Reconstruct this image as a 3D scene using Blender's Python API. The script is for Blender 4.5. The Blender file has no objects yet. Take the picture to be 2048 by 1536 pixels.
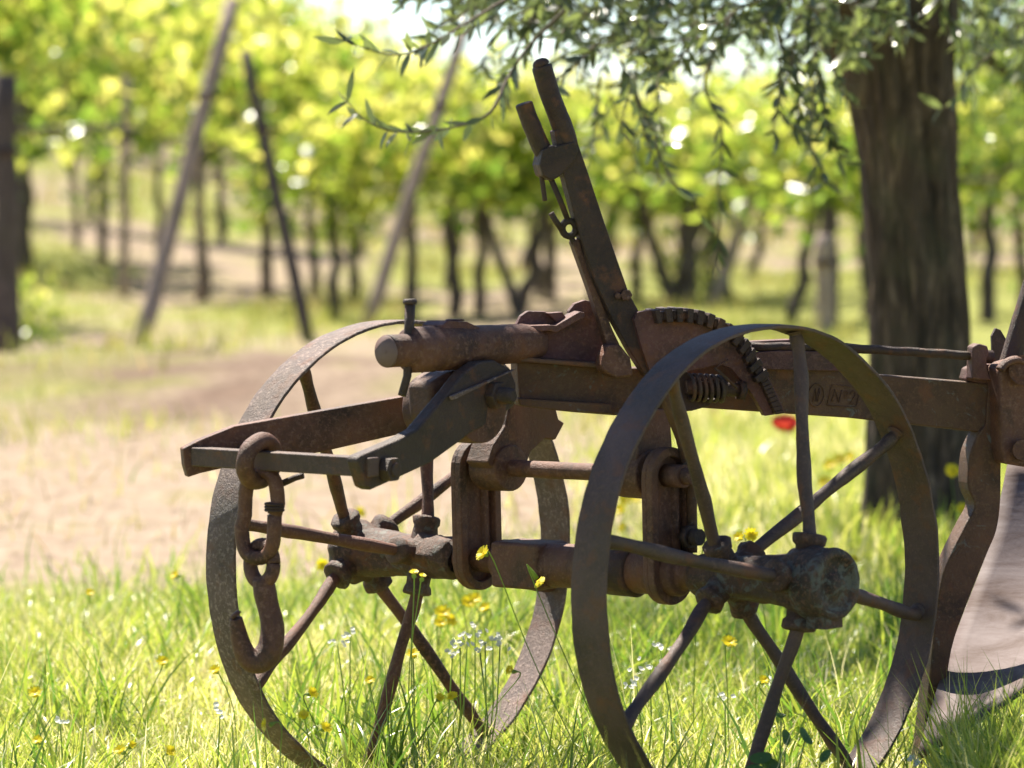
import bpy, bmesh, math, random
import numpy as np
from mathutils import Vector, Matrix, noise as mnoise

rng = np.random.default_rng(7)
random.seed(7)
SC = bpy.context.scene
COL = SC.collection

# ------------------------------------------------------------------ camera, sky, sun, exposure
FPX = 7706.0; CX, CY = 1024.0, 768.0
PITCH = math.radians(4.1)
CAMZ = 0.7126
cam_d = bpy.data.cameras.new('camera'); cam = bpy.data.objects.new('camera', cam_d); COL.objects.link(cam)
cam.location = (0, 0, CAMZ); cam.rotation_euler = (math.pi/2 - PITCH, 0, 0)
cam_d.sensor_width = 36.0; cam_d.lens = FPX*36.0/2048.0
cam_d.clip_start = 0.1; cam_d.clip_end = 2000
cam_d.dof.use_dof = True; cam_d.dof.focus_distance = 3.98; cam_d.dof.aperture_fstop = 7.6
SC.camera = cam

SUN_EL = math.radians(56); SUN_AZ = math.radians(-24)      # azimuth from +Y towards +X
SUN = Vector((math.sin(SUN_AZ)*math.cos(SUN_EL), math.cos(SUN_AZ)*math.cos(SUN_EL), math.sin(SUN_EL)))
world = bpy.data.worlds.new('World'); SC.world = world; world.use_nodes = True
wn = world.node_tree; bg = wn.nodes['Background']
sky = wn.nodes.new('ShaderNodeTexSky'); sky.sky_type = 'NISHITA'; sky.sun_disc = False
sky.sun_elevation = SUN_EL; sky.sun_rotation = SUN_AZ % (2*math.pi)
sky.air_density = 0.8; sky.altitude = 1500; sky.dust_density = 0.1; sky.ozone_density = 2.0
wn.links.new(sky.outputs[0], bg.inputs[0]); bg.inputs[1].default_value = 0.070
sl = bpy.data.lights.new('sun', 'SUN'); sl.energy = 5.0; sl.angle = math.radians(0.53); sl.color = (1.0, 0.93, 0.80)
so = bpy.data.objects.new('sun', sl); COL.objects.link(so)
so.rotation_euler = SUN.to_track_quat('Z', 'Y').to_euler()
SC.view_settings.view_transform = 'Standard'; SC.view_settings.look = 'None'
SC.view_settings.exposure = 1.46; SC.view_settings.gamma = 1.0
SC.render.engine = 'CYCLES'
SC.cycles.use_denoising = True
SC.cycles.max_bounces = 8; SC.cycles.transparent_max_bounces = 8
SC.cycles.sample_clamp_indirect = 6

# ------------------------------------------------------------------ frames of reference
def V3(*a): return np.array(a, float)
CAM = V3(0, 0, CAMZ)
_c, _s = math.cos(PITCH), math.sin(PITCH)
def ray(px, py):
    a, b = (px-CX)/FPX, (py-CY)/FPX
    return V3(a, _c - b*_s, -_s - b*_c)
def at(px, py, Y):
    r = ray(px, py); return CAM + r*(Y/r[1])
O = V3(0.0598426, 3.91993897, 0.245)
U = V3(0.71261113, -0.70080772, 0.03246399)
V = V3(-0.70117731, -0.71298695, 0.0)
W = V3(-0.0231464, 0.02276302, 0.99947291)
def L(u, v, w): return O + u*U + v*V + w*W
def onplane(px, py, p0, nn):
    r = ray(px, py); return CAM + r*(((p0-CAM)@nn)/(r@nn))
def pu(px, py, u): return onplane(px, py, L(u, 0, 0), U)
# vertical plane that holds the plough beam, 20 degrees off the picture plane
BA = L(0, .06, .2); BD = V3(math.cos(math.radians(18)), math.sin(math.radians(18)), 0)
BN = V3(BD[1], -BD[0], 0)                       # towards the camera
def bp(px, py, off=0.0): return onplane(px, py, BA + BN*off, BN)

def terrain(x, y):
    prof = np.interp(y, [-5, 2, 4, 8, 12, 16, 20, 26, 40, 60, 90, 120, 200, 600],
                     [.06, .03, 0, -.10, -.22, -.36, -.49, -.58, -.66, -.56, -.27, .1, .6, 1.0])
    xx = np.clip(x, -3, 3)
    bump = .012*np.sin(x*2.3+y*1.1)*np.clip((np.abs(y-4)-1)/3, 0, 1) + .03*np.sin(x*.6+1.7*np.sin(y*.35))*np.clip((y-6)/8, 0, 1)
    prof = prof - .85*np.clip((y-42)/50, 0, 1)*np.clip((x+2.5)/4, 0, 1)*np.clip((260-y)/120, 0, 1)
    prof = prof + 1.35*np.clip((y-19)/34, 0, 1)*np.clip((-x-.4)/4.5, 0, 1.3)*np.clip((220-y)/80, 0, 1)
    left = 1/(1+np.exp((x-.1)*2.2)); prof = prof + left*.12*np.clip((y-12.3)/1.3, 0, 1)*np.clip((22-y)/6, 0, 1)
    return prof + .023*xx + bump - .004

# ------------------------------------------------------------------ materials
def mat(name):
    m = bpy.data.materials.new(name); m.use_nodes = True
    nt = m.node_tree; p = nt.nodes['Principled BSDF']; return m, nt, p
def N(nt, typ, **kw):
    n = nt.nodes.new(typ)
    for k, v in kw.items():
        if k in n.inputs: n.inputs[k].default_value = v
        else: setattr(n, k, v)
    return n
def noise(nt, scale, detail=6, rough=.6, coord=None, dist=0):
    n = N(nt, 'ShaderNodeTexNoise'); n.inputs['Scale'].default_value = scale
    n.inputs['Detail'].default_value = detail; n.inputs['Roughness'].default_value = rough
    n.inputs['Distortion'].default_value = dist
    if coord is not None: nt.links.new(coord, n.inputs['Vector'])
    return n
def ramp(nt, fac, stops):
    r = nt.nodes.new('ShaderNodeValToRGB'); e = r.color_ramp.elements
    while len(e) < len(stops): e.new(.5)
    for i, (p, c) in enumerate(stops):
        e[i].position = p; e[i].color = (*c, 1) if len(c) == 3 else c
    nt.links.new(fac, r.inputs[0]); return r
def mixc(nt, fac, a, b):
    m = nt.nodes.new('ShaderNodeMix'); m.data_type = 'RGBA'
    if isinstance(fac, float): m.inputs[0].default_value = fac
    else: nt.links.new(fac, m.inputs[0])
    for s, v in ((6, a), (7, b)):
        if isinstance(v, tuple): m.inputs[s].default_value = (*v, 1)
        else: nt.links.new(v, m.inputs[s])
    return m.outputs[2]

def rust(name, dark=(.045, .018, .011), mid=(.14, .056, .033), light=(.24, .125, .085), lichen=0.0, bump=.7, rough=.60, grey=0.0, speck=.75):
    m, nt, p = mat(name)
    co = nt.nodes.new('ShaderNodeTexCoord').outputs['Object']
    a = noise(nt, 13, 10, .68, co, .6); b = noise(nt, 210, 5, .75, co); c = noise(nt, 520, 3, .8, co)
    base = ramp(nt, a.outputs[0], [(.36, dark), (.52, mid), (.68, tuple(x*1.35 for x in mid))])
    sp = ramp(nt, b.outputs[0], [(.50, (0, 0, 0)), (.64, (speck,)*3)])
    col = mixc(nt, sp.outputs[0], base.outputs[0], light)
    o = noise(nt, 40, 5, .6, co); osp = ramp(nt, o.outputs[0], [(.54, (0, 0, 0)), (.66, (.6, .6, .6))])
    col = mixc(nt, osp.outputs[0], col, (.19, .066, .024))
    g = noise(nt, 9, 4, .6, co); gsp = ramp(nt, g.outputs[0], [(.50, (0, 0, 0)), (.7, (.5, .5, .5))])
    col = mixc(nt, gsp.outputs[0], col, (.072, .050, .022))
    if grey: col = mixc(nt, grey, col, (.075, .072, .072))
    if lichen:
        l = noise(nt, 55, 6, .7, co, 1.2); lsp = ramp(nt, l.outputs[0], [(.62-lichen*.2, (0, 0, 0)), (.70-lichen*.2, (.8, .8, .8))])
        col = mixc(nt, lsp.outputs[0], col, (.15, .15, .125))
    nt.links.new(col, p.inputs['Base Color'])
    rr = ramp(nt, b.outputs[0], [(.3, (rough-.16,)*3), (.7, (rough+.14,)*3)]); nt.links.new(rr.outputs[0], p.inputs['Roughness'])
    p.inputs['Specular IOR Level'].default_value = .45
    ad = nt.nodes.new('ShaderNodeMath'); ad.operation = 'MULTIPLY_ADD'
    nt.links.new(b.outputs[0], ad.inputs[0]); ad.inputs[1].default_value = 1.2; nt.links.new(c.outputs[0], ad.inputs[2])
    ad2 = nt.nodes.new('ShaderNodeMath'); ad2.operation = 'MULTIPLY_ADD'
    nt.links.new(a.outputs[0], ad2.inputs[0]); ad2.inputs[1].default_value = 1.5; nt.links.new(ad.outputs[0], ad2.inputs[2])
    bu = N(nt, 'ShaderNodeBump'); bu.inputs['Strength'].default_value = bump; bu.inputs['Distance'].default_value = .0017
    nt.links.new(ad2.outputs[0], bu.inputs['Height']); nt.links.new(bu.outputs[0], p.inputs['Normal'])
    return m

M = {}
M['rust'] = rust('rust')
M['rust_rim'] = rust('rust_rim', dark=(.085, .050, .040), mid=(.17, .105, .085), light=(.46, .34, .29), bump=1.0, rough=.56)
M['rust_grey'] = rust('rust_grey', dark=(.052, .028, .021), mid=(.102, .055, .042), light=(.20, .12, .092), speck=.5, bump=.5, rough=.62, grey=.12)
M['rust_hub'] = rust('rust_hub', lichen=.35, bump=1.0, mid=(.085, .046, .030))
M['rust_cap'] = rust('rust_cap', lichen=.5, bump=1.0, dark=(.03, .020, .016), mid=(.075, .048, .034))
M['rust_dark'] = rust('rust_dark', dark=(.024, .012, .009), mid=(.054, .025, .018), light=(.11, .062, .042), speck=.35)
M['rust_beam'] = rust('rust_beam', dark=(.052, .024, .012), mid=(.115, .052, .026), light=(.17, .095, .05), lichen=.12)
M['rust_red'] = rust('rust_red', dark=(.055, .022, .018), mid=(.13, .048, .040), light=(.20, .10, .08))
M['iron_black'] = rust('iron_black', dark=(.028, .017, .013), mid=(.058, .033, .025), light=(.13, .085, .065), speck=.4, grey=.0, rough=.55)

def make_steel():
    m, nt, p = mat('worn_steel')
    co = nt.nodes.new('ShaderNodeTexCoord').outputs['Object']
    mp = nt.nodes.new('ShaderNodeMapping'); mp.inputs['Scale'].default_value = (6, 6, 34); mp.inputs['Rotation'].default_value = (0, .7, 0); nt.links.new(co, mp.inputs[0])
    a = noise(nt, 1.6, 9, .7, mp.outputs[0], .6); b = noise(nt, 150, 4, .6, co)
    c = ramp(nt, a.outputs[0], [(.32, (.075, .042, .032)), (.50, (.15, .112, .106)), (.66, (.21, .17, .165))])
    nt.links.new(c.outputs[0], p.inputs['Base Color']); p.inputs['Specular IOR Level'].default_value = .25
    p.inputs['Roughness'].default_value = .75
    bu = N(nt, 'ShaderNodeBump'); bu.inputs['Strength'].default_value = .3; bu.inputs['Distance'].default_value = .001
    nt.links.new(b.outputs[0], bu.inputs['Height']); nt.links.new(bu.outputs[0], p.inputs['Normal'])
    return m
M['steel'] = make_steel()

def leaf_mat(name, cols, trans, tfac=.5, rough=.4, spec=.5):
    """cols: ramp over the per-leaf attribute 'hue'; trans: multiplies the colour that shines through"""
    m, nt, p = mat(name)
    at_ = nt.nodes.new('ShaderNodeAttribute'); at_.attribute_name = 'hue'
    oi = nt.nodes.new('ShaderNodeObjectInfo')
    ad = nt.nodes.new('ShaderNodeMath'); ad.operation = 'MULTIPLY_ADD'
    nt.links.new(oi.outputs['Random'], ad.inputs[0]); ad.inputs[1].default_value = .12; nt.links.new(at_.outputs['Fac'], ad.inputs[2])
    r = ramp(nt, ad.outputs[0], cols)
    nt.links.new(r.outputs[0], p.inputs['Base Color'])
    p.inputs['Roughness'].default_value = rough; p.inputs['Specular IOR Level'].default_value = spec
    t = nt.nodes.new('ShaderNodeBsdfTranslucent')
    mu = nt.nodes.new('ShaderNodeMix'); mu.data_type = 'RGBA'; mu.blend_type = 'MULTIPLY'; mu.inputs[0].default_value = 1
    nt.links.new(r.outputs[0], mu.inputs[6]); mu.inputs[7].default_value = (*trans, 1)
    nt.links.new(mu.outputs[2], t.inputs[0])
    mx = nt.nodes.new('ShaderNodeMixShader'); mx.inputs[0].default_value = tfac
    nt.links.new(p.outputs[0], mx.inputs[1]); nt.links.new(t.outputs[0], mx.inputs[2])
    nt.links.new(mx.outputs[0], nt.nodes['Material Output'].inputs[0])
    return m
M['grass'] = leaf_mat('grass_blades', [(0, (.055, .14, .028)), (.3, (.13, .23, .028)), (.6, (.31, .37, .055)), (.84, (.47, .47, .13)), (.96, (.68, .62, .42))], (1.5, 1.45, 1.15), .5, .32, .9)
M['drygrass'] = leaf_mat('field_grass', [(0, (.15, .21, .035)), (.4, (.28, .30, .06)), (.75, (.33, .29, .12)), (1, (.38, .29, .17))], (1.4, 1.3, 1.1), .45, .5, .4)
M['vine'] = leaf_mat('vine_leaves', [(0, (.06, .12, .018)), (.35, (.145, .215, .032)), (.7, (.29, .335, .060)), (1, (.48, .46, .15))], (1.95, 1.85, 1.40), .64, .27, 1.0)
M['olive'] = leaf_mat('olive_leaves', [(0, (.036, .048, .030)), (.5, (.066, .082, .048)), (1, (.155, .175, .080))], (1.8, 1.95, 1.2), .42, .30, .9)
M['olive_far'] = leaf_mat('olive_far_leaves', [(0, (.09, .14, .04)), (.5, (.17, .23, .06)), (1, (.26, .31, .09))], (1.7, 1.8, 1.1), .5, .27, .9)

def bark(name, a, b, c, sc=(9, 9, 2), bump=1.0):
    m, nt, p = mat(name)
    co = nt.nodes.new('ShaderNodeTexCoord').outputs['Object']
    mp = nt.nodes.new('ShaderNodeMapping'); mp.inputs['Scale'].default_value = sc; nt.links.new(co, mp.inputs[0])
    n1 = noise(nt, 4, 9, .68, mp.outputs[0], .8); n2 = noise(nt, 9, 5, .6, co)
    r = ramp(nt, n1.outputs[0], [(.34, a), (.54, b), (.70, c)])
    r2 = ramp(nt, n2.outputs[0], [(.5, (0, 0, 0)), (.75, (.5, .5, .5))])
    col = mixc(nt, r2.outputs[0], r.outputs[0], (.10, .10, .055))
    nt.links.new(col, p.inputs['Base Color']); p.inputs['Roughness'].default_value = .9
    bu = N(nt, 'ShaderNodeBump'); bu.inputs['Strength'].default_value = bump; bu.inputs['Distance'].default_value = .012
    nt.links.new(n1.outputs[0], bu.inputs['Height']); nt.links.new(bu.outputs[0], p.inputs['Normal'])
    return m
M['bark'] = bark('olive_bark', (.020, .013, .010), (.095, .063, .045), (.30, .21, .15))
M['vinebark'] = bark('vine_bark', (.05, .038, .034), (.12, .09, .08), (.20, .155, .13), (12, 12, 3))
M['postwood'] = bark('post_wood', (.26, .19, .155), (.40, .30, .25), (.50, .40, .33), (20, 20, 2), .5)
M['twig'] = bark('twig_bark', (.08, .06, .045), (.15, .11, .08), (.22, .17, .13), (30, 30, 8), .3)

def simple(name, c, rough=.5, trans=None, tf=.4):
    m, nt, p = mat(name)
    p.inputs['Base Color'].default_value = (*c, 1); p.inputs['Roughness'].default_value = rough
    if trans:
        t = nt.nodes.new('ShaderNodeBsdfTranslucent'); t.inputs[0].default_value = (*trans, 1)
        mx = nt.nodes.new('ShaderNodeMixShader'); mx.inputs[0].default_value = tf
        nt.links.new(p.outputs[0], mx.inputs[1]); nt.links.new(t.outputs[0], mx.inputs[2])
        nt.links.new(mx.outputs[0], nt.nodes['Material Output'].inputs[0])
    return m
M['yellow'] = simple('yellow_petal', (.80, .66, .02), .5, (.90, .78, .03), .45)
M['white'] = simple('white_petal', (.75, .75, .68), .5, (.8, .8, .7))
M['red'] = simple('poppy_petal', (.50, .045, .03), .6, (.60, .07, .04))
M['stem'] = simple('green_stem', (.22, .30, .07), .5, (.40, .52, .12))
M['dark_centre'] = simple('dark_centre', (.02, .02, .02), .7)

def ground_mat():
    m, nt, p = mat('ground_soil')
    g = nt.nodes.new('ShaderNodeNewGeometry').outputs['Position']
    at_ = nt.nodes.new('ShaderNodeAttribute'); at_.attribute_name = 'green'
    n1 = noise(nt, 1.6, 8, .62, g, .3); n2 = noise(nt, 22, 6, .7, g); n3 = noise(nt, 160, 3, .7, g)
    soil = ramp(nt, n2.outputs[0], [(.30, (.17, .12, .085)), (.5, (.265, .20, .145)), (.7, (.35, .28, .21))])
    gr = ramp(nt, n2.outputs[0], [(.3, (.09, .11, .025)), (.5, (.20, .21, .05)), (.72, (.32, .29, .10))])
    ad = nt.nodes.new('ShaderNodeMath'); ad.operation = 'ADD'
    nt.links.new(at_.outputs['Fac'], ad.inputs[0]); nt.links.new(n1.outputs[0], ad.inputs[1])
    f = ramp(nt, ad.outputs[0], [(.60, (0, 0, 0)), (.84, (1, 1, 1))])
    hf = nt.nodes.new('ShaderNodeMath'); hf.operation = 'MULTIPLY'; hf.inputs[1].default_value = 1
    nt.links.new(ad.outputs[0], hf.inputs[0])
    col = mixc(nt, f.outputs[0], soil.outputs[0], gr.outputs[0])
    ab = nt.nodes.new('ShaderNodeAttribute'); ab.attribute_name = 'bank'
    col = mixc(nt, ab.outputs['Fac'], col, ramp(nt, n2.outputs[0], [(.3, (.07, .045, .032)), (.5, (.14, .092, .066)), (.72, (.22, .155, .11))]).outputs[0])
    nt.links.new(col, p.inputs['Base Color']); p.inputs['Roughness'].default_value = .95
    p.inputs['Specular IOR Level'].default_value = .15
    bu = N(nt, 'ShaderNodeBump'); bu.inputs['Strength'].default_value = .5; bu.inputs['Distance'].default_value = .02
    nt.links.new(n2.outputs[0], bu.inputs['Height']); nt.links.new(bu.outputs[0], p.inputs['Normal'])
    return m
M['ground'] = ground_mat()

# ------------------------------------------------------------------ object helpers
def props(o, label=None, cat=None, group=None, kind=None):
    if label: o['label'] = label
    if cat: o['category'] = cat
    if group: o['group'] = group
    if kind: o['kind'] = kind
    return o
def thing(name, label, cat, loc, group=None):
    o = bpy.data.objects.new(name, None); COL.objects.link(o); o.location = loc; o.empty_display_size = .05
    return props(o, label, cat, group)
def base_of(parent):
    b = Vector((0, 0, 0)); q = parent
    while q is not None: b += Vector(q.location); q = q.parent
    return b
def link_mesh(name, me, material, parent=None, smooth=True, bevel=0):
    if material is not None and not me.materials: me.materials.append(material)
    if parent is not None: me.transform(Matrix.Translation(-base_of(parent)))
    o = bpy.data.objects.new(name, me); COL.objects.link(o); o.parent = parent
    if smooth: me.shade_smooth()
    if bevel:
        b = o.modifiers.new('bevel', 'BEVEL'); b.width = bevel; b.segments = 2; b.limit_method = 'ANGLE'; b.angle_limit = math.radians(35)
        try: b.harden_normals = True
        except Exception: pass
    return o

class MB:
    """collects shapes in world metres and links them as one mesh"""
    def __init__(s): s.v = []; s.f = []; s.sm = []
    def add(s, vs, fs, smooth=True):
        k = len(s.v); s.v += [tuple(map(float, q)) for q in vs]; s.f += [tuple(i+k for i in f) for f in fs]; s.sm += [smooth]*len(fs); return s
    def prism(s, pts, vec):
        n = len(pts); vec = np.array(vec, float)
        a = [np.array(p, float) for p in pts]; b = [p+vec for p in a]
        # outward winding
        nrm = sum((np.cross(a[i]-a[0], a[(i+1) % n]-a[0]) for i in range(n)), np.zeros(3))
        fl = nrm@vec > 0
        f = [tuple(range(n)) if not fl else tuple(reversed(range(n))), tuple(range(2*n-1, n-1, -1)) if not fl else tuple(range(n, 2*n))]
        for i in range(n):
            j = (i+1) % n
            q = (i, i+n, j+n, j); f.append(q if not fl else tuple(reversed(q)))
        return s.add(a+b, f, False)
    def box(s, c, ax, ay, az):
        c = np.array(c, float); ax, ay, az = (np.array(q, float) for q in (ax, ay, az))
        vs = [c+i*ax+j*ay+k*az for i in (-1, 1) for j in (-1, 1) for k in (-1, 1)]
        return s.add(vs, [(0, 1, 3, 2), (4, 6, 7, 5), (0, 4, 5, 1), (2, 3, 7, 6), (0, 2, 6, 4), (1, 5, 7, 3)], False)
    def tube(s, pts, rad, seg=12, caps=True, rough=0.0, seed=0, flat=1.0, ref=None):
        P = [np.array(p, float) for p in pts]; n = len(P)
        R = [rad]*n if np.isscalar(rad) else list(rad)
        T = [(P[min(i+1, n-1)]-P[max(i-1, 0)]) for i in range(n)]; T = [t/max(np.linalg.norm(t), 1e-9) for t in T]
        up = np.array([0, 0, 1.]) if ref is None else np.array(ref, float)
        if abs(T[0]@up) > .92: up = np.array([.6, .8, 0])
        x = np.cross(T[0], up); x /= np.linalg.norm(x)
        vs = []
        for i in range(n):
            x = x - (x@T[i])*T[i]; x /= np.linalg.norm(x); y = np.cross(T[i], x)
            for j in range(seg):
                a = 2*math.pi*j/seg; r = R[i]
                d = math.cos(a)*x + flat*math.sin(a)*y
                if rough: r *= 1 + rough*mnoise.noise(Vector(P[i]+d*r)*60 + Vector((seed, 0, 0)))
                vs.append(P[i]+d*r)
        fs = [(i*seg+j, i*seg+(j+1) % seg, (i+1)*seg+(j+1) % seg, (i+1)*seg+j) for i in range(n-1) for j in range(seg)]
        s.add(vs, fs)
        if caps:
            k = len(s.v)-len(vs)
            s.f.append(tuple(k+j for j in reversed(range(seg)))); s.sm.append(False)
            s.f.append(tuple(k+(n-1)*seg+j for j in range(seg))); s.sm.append(False)
        return s
    def lathe(s, c, ax, prof, seg=28, rough=0.0, seed=0, fr=70):
        """prof: (distance along axis, radius)"""
        ax = np.array(ax, float); ax /= np.linalg.norm(ax); up = W if abs(ax@W) < .9 else V
        x = np.cross(ax, up); x /= np.linalg.norm(x); y = np.cross(ax, x); c = np.array(c, float)
        vs = []
        for (h, r) in prof:
            for j in range(seg):
                a = 2*math.pi*j/seg; d = math.cos(a)*x+math.sin(a)*y; q = c+ax*h+d*r; rr = r
                if rough: rr = r + rough*mnoise.noise(Vector(q)*fr+Vector((seed, seed, 0)))
                vs.append(c+ax*h+d*max(rr, 1e-5))
        m = len(prof)
        fs = [(i*seg+j, (i+1)*seg+j, (i+1)*seg+(j+1) % seg, i*seg+(j+1) % seg) for i in range(m-1) for j in range(seg)]
        fs += [tuple(range(seg)), tuple((m-1)*seg+j for j in reversed(range(seg)))]
        return s.add(vs, fs)
    def build(s, name, material, parent=None, bevel=0, smooth=None):
        me = bpy.data.meshes.new(name); me.from_pydata(s.v, [], s.f); me.update()
        bm = bmesh.new(); bm.from_mesh(me); bmesh.ops.recalc_face_normals(bm, faces=bm.faces); bm.to_mesh(me); bm.free()
        o = link_mesh(name, me, material, parent, smooth=False, bevel=bevel)
        me.polygons.foreach_set('use_smooth', s.sm if smooth is None else [smooth]*len(s.sm))
        return o

def cat_rom(pts, k=6, closed=False):
    P = [np.array(p, float) for p in pts]; n = len(P); out = []
    rngi = range(n) if closed else range(n-1)
    for i in rngi:
        if closed: p0, p1, p2, p3 = P[i-1], P[i], P[(i+1) % n], P[(i+2) % n]
        else: p0, p1, p2, p3 = P[max(i-1, 0)], P[i], P[i+1], P[min(i+2, n-1)]
        for j in range(k):
            t = j/k
            out.append(.5*((2*p1)+(-p0+p2)*t+(2*p0-5*p1+4*p2-p3)*t*t+(-p0+3*p1-3*p2+p3)*t**3))
    if not closed: out.append(P[-1])
    return out

def raw_mesh(name, verts, faces_flat, loop_starts, loop_totals, hue=None):
    me = bpy.data.meshes.new(name)
    me.vertices.add(len(verts)); me.vertices.foreach_set('co', np.ascontiguousarray(verts, np.float32).ravel())
    me.loops.add(len(faces_flat)); me.loops.foreach_set('vertex_index', faces_flat.astype(np.int32))
    me.polygons.add(len(loop_starts)); me.polygons.foreach_set('loop_start', loop_starts.astype(np.int32))
    try: me.polygons.foreach_set('loop_total', loop_totals.astype(np.int32))
    except Exception: pass
    me.update(calc_edges=True)
    if hue is not None:
        a = me.attributes.new('hue', 'FLOAT', 'POINT'); a.data.foreach_set('value', hue.astype(np.float32))
    return me

# ------------------------------------------------------------------ ground
def build_ground():
    ys = np.concatenate([np.linspace(-6, 2.5, 12), np.linspace(2.7, 14, 110), np.linspace(14.3, 40, 90), np.geomspace(41, 700, 60)])
    xs = np.concatenate([-np.geomspace(600, 6.4, 26), np.linspace(-6, 6, 110), np.geomspace(6.4, 600, 26)])
    X, Y = np.meshgrid(xs, ys); Z = terrain(X, Y)
    far = np.clip((Y-130)/500, 0, 1)
    Z = Z + rng.normal(0, 1, Z.shape)*.008*np.clip((Y-4.5)/4, 0, 1)*(Y < 45)
    v = np.stack([X, Y, Z], -1).reshape(-1, 3)
    nx, ny = len(xs), len(ys)
    i, j = np.meshgrid(np.arange(nx-1), np.arange(ny-1)); a = (j*nx+i).ravel()
    f = np.stack([a, a+1, a+nx+1, a+nx], -1).ravel()
    me = raw_mesh('ground', v, f, np.arange(0, len(f), 4), np.full(len(f)//4, 4))
    g = green_amount(X.ravel(), Y.ravel())
    at_ = me.attributes.new('green', 'FLOAT', 'POINT'); at_.data.foreach_set('value', g.astype(np.float32))
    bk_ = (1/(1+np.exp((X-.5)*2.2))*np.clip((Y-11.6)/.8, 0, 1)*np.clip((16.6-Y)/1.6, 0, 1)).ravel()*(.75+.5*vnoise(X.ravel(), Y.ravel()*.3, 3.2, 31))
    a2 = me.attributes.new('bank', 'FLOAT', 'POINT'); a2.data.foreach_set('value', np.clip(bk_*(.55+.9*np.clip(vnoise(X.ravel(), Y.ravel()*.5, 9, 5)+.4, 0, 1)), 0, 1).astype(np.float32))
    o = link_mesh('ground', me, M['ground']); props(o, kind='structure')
def vnoise(x, y, s, seed=0):
    r = np.random.default_rng(seed); a = 0
    for k in range(7):
        th = r.uniform(0, 6.28); fr = s*r.uniform(.6, 1.9); a = a + np.sin((x*np.cos(th)+y*np.sin(th))*fr+r.uniform(0, 6.28))
    return a/7*1.6
def green_amount(x, y):
    """0 = bare soil, 1 = meadow (for the verge, the track and the vineyard floor)"""
    k = x/np.maximum(y, .1)                       # direction from the viewpoint, only used as a slanted boundary in plan
    edge = 5.9 + .5*np.clip((x+.8)/.6, 0, 1) + 1.3*np.clip((x+.1)/1.0, 0, 6)        # where the verge ends: nearer on the left
    verge = 1/(1+np.exp((y-edge)*2.6))
    right = np.clip((x+.02-.02*(y-8))/.6, 0, 1)*(y < 30)
    patch = np.clip(vnoise(x, y*.22, 3.0, 21)+.30, 0, 1)
    field = np.clip((y-10.5)/3, 0, 1)*(.16+.62*patch) + .10*patch*np.clip((y-7)/2, 0, 1)*(y < 11.5)
    return np.clip(np.maximum(np.maximum(verge, right*.95), field), 0, 1)*.62
build_ground()

# ------------------------------------------------------------------ grass
def blades(n, xf, hf, wf, lean, curl, hue, seg=4, zoff=0.0):
    """n curved tapering blades; xf(n)->x,y ; returns verts, faces"""
    x, y = xf(n); n = len(x)
    h = hf(x, y); w = wf(x, y)
    az = rng.uniform(0, 2*np.pi, n); ln = np.abs(rng.normal(0, 1, n))*lean; cu = rng.normal(1, .5, n)*curl
    fa = rng.uniform(0, 2*np.pi, n)             # facing of the blade's flat side
    side = np.stack([np.cos(fa), np.sin(fa), np.zeros(n)], -1)
    dirh = np.stack([np.cos(az), np.sin(az), np.zeros(n)], -1)
    z0 = terrain(x, y)+zoff
    V_ = np.zeros((n, seg+1, 2, 3)); ang = ln.copy(); p = np.stack([x, y, z0], -1)
    for s in range(seg+1):
        t = s/seg; ww = (w*(1-t**1.6)*.5 + 1e-5)[:, None]*side
        V_[:, s, 0] = p-ww; V_[:, s, 1] = p+ww
        st = (h/seg)[:, None]
        p = p + st*(np.sin(ang)[:, None]*dirh + np.cos(ang)[:, None]*np.array([0, 0, 1.]))
        ang = np.minimum(ang + cu/seg, 2.6)
    v = V_.reshape(n, -1, 3)
    k = np.arange(seg)*2
    q = np.stack([k, k+1, k+3, k+2], -1)        # seg,4
    f = (np.arange(n)[:, None, None]*(2*(seg+1)) + q[None]).reshape(-1)
    hu = hue(x, y)
    # tips and bases of one blade share its colour
    return v.reshape(-1, 3), f, np.repeat(hu, 2*(seg+1))
def merge(parts):
    vs, fs, hs = [], [], []; k = 0
    for v, f, h in parts: vs.append(v); fs.append(f+k); hs.append(h); k += len(v)
    f = np.concatenate(fs)
    return np.concatenate(vs), f, np.arange(0, len(f), 4), np.full(len(f)//4, 4), np.concatenate(hs)
def vnoise(x, y, s, seed=0):
    r = np.random.default_rng(seed); a = 0
    for k in range(7):
        th = r.uniform(0, 6.28); fr = s*r.uniform(.6, 1.9); a = a + np.sin((x*np.cos(th)+y*np.sin(th))*fr+r.uniform(0, 6.28))
    return a/7*1.6
def in_wedge(y0, y1, m=.25, pw=1.0):
    def f(n):
        y = y0 + (y1-y0)*rng.uniform(0, 1, n)**pw
        x = rng.uniform(-1, 1, n)*(y*.133*(1+m)+.15); return x, y
    return f
def thin(xf, keep):
    def f(n):
        x, y = xf(n); k = rng.uniform(0, 1, len(x)) < keep(x, y); return x[k], y[k]
    return f
def hue_near(x, y):
    h = .52 + .22*vnoise(x, y, 5, 3) + rng.normal(0, .20, len(x)); return np.clip(h, 0, .9)
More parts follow.
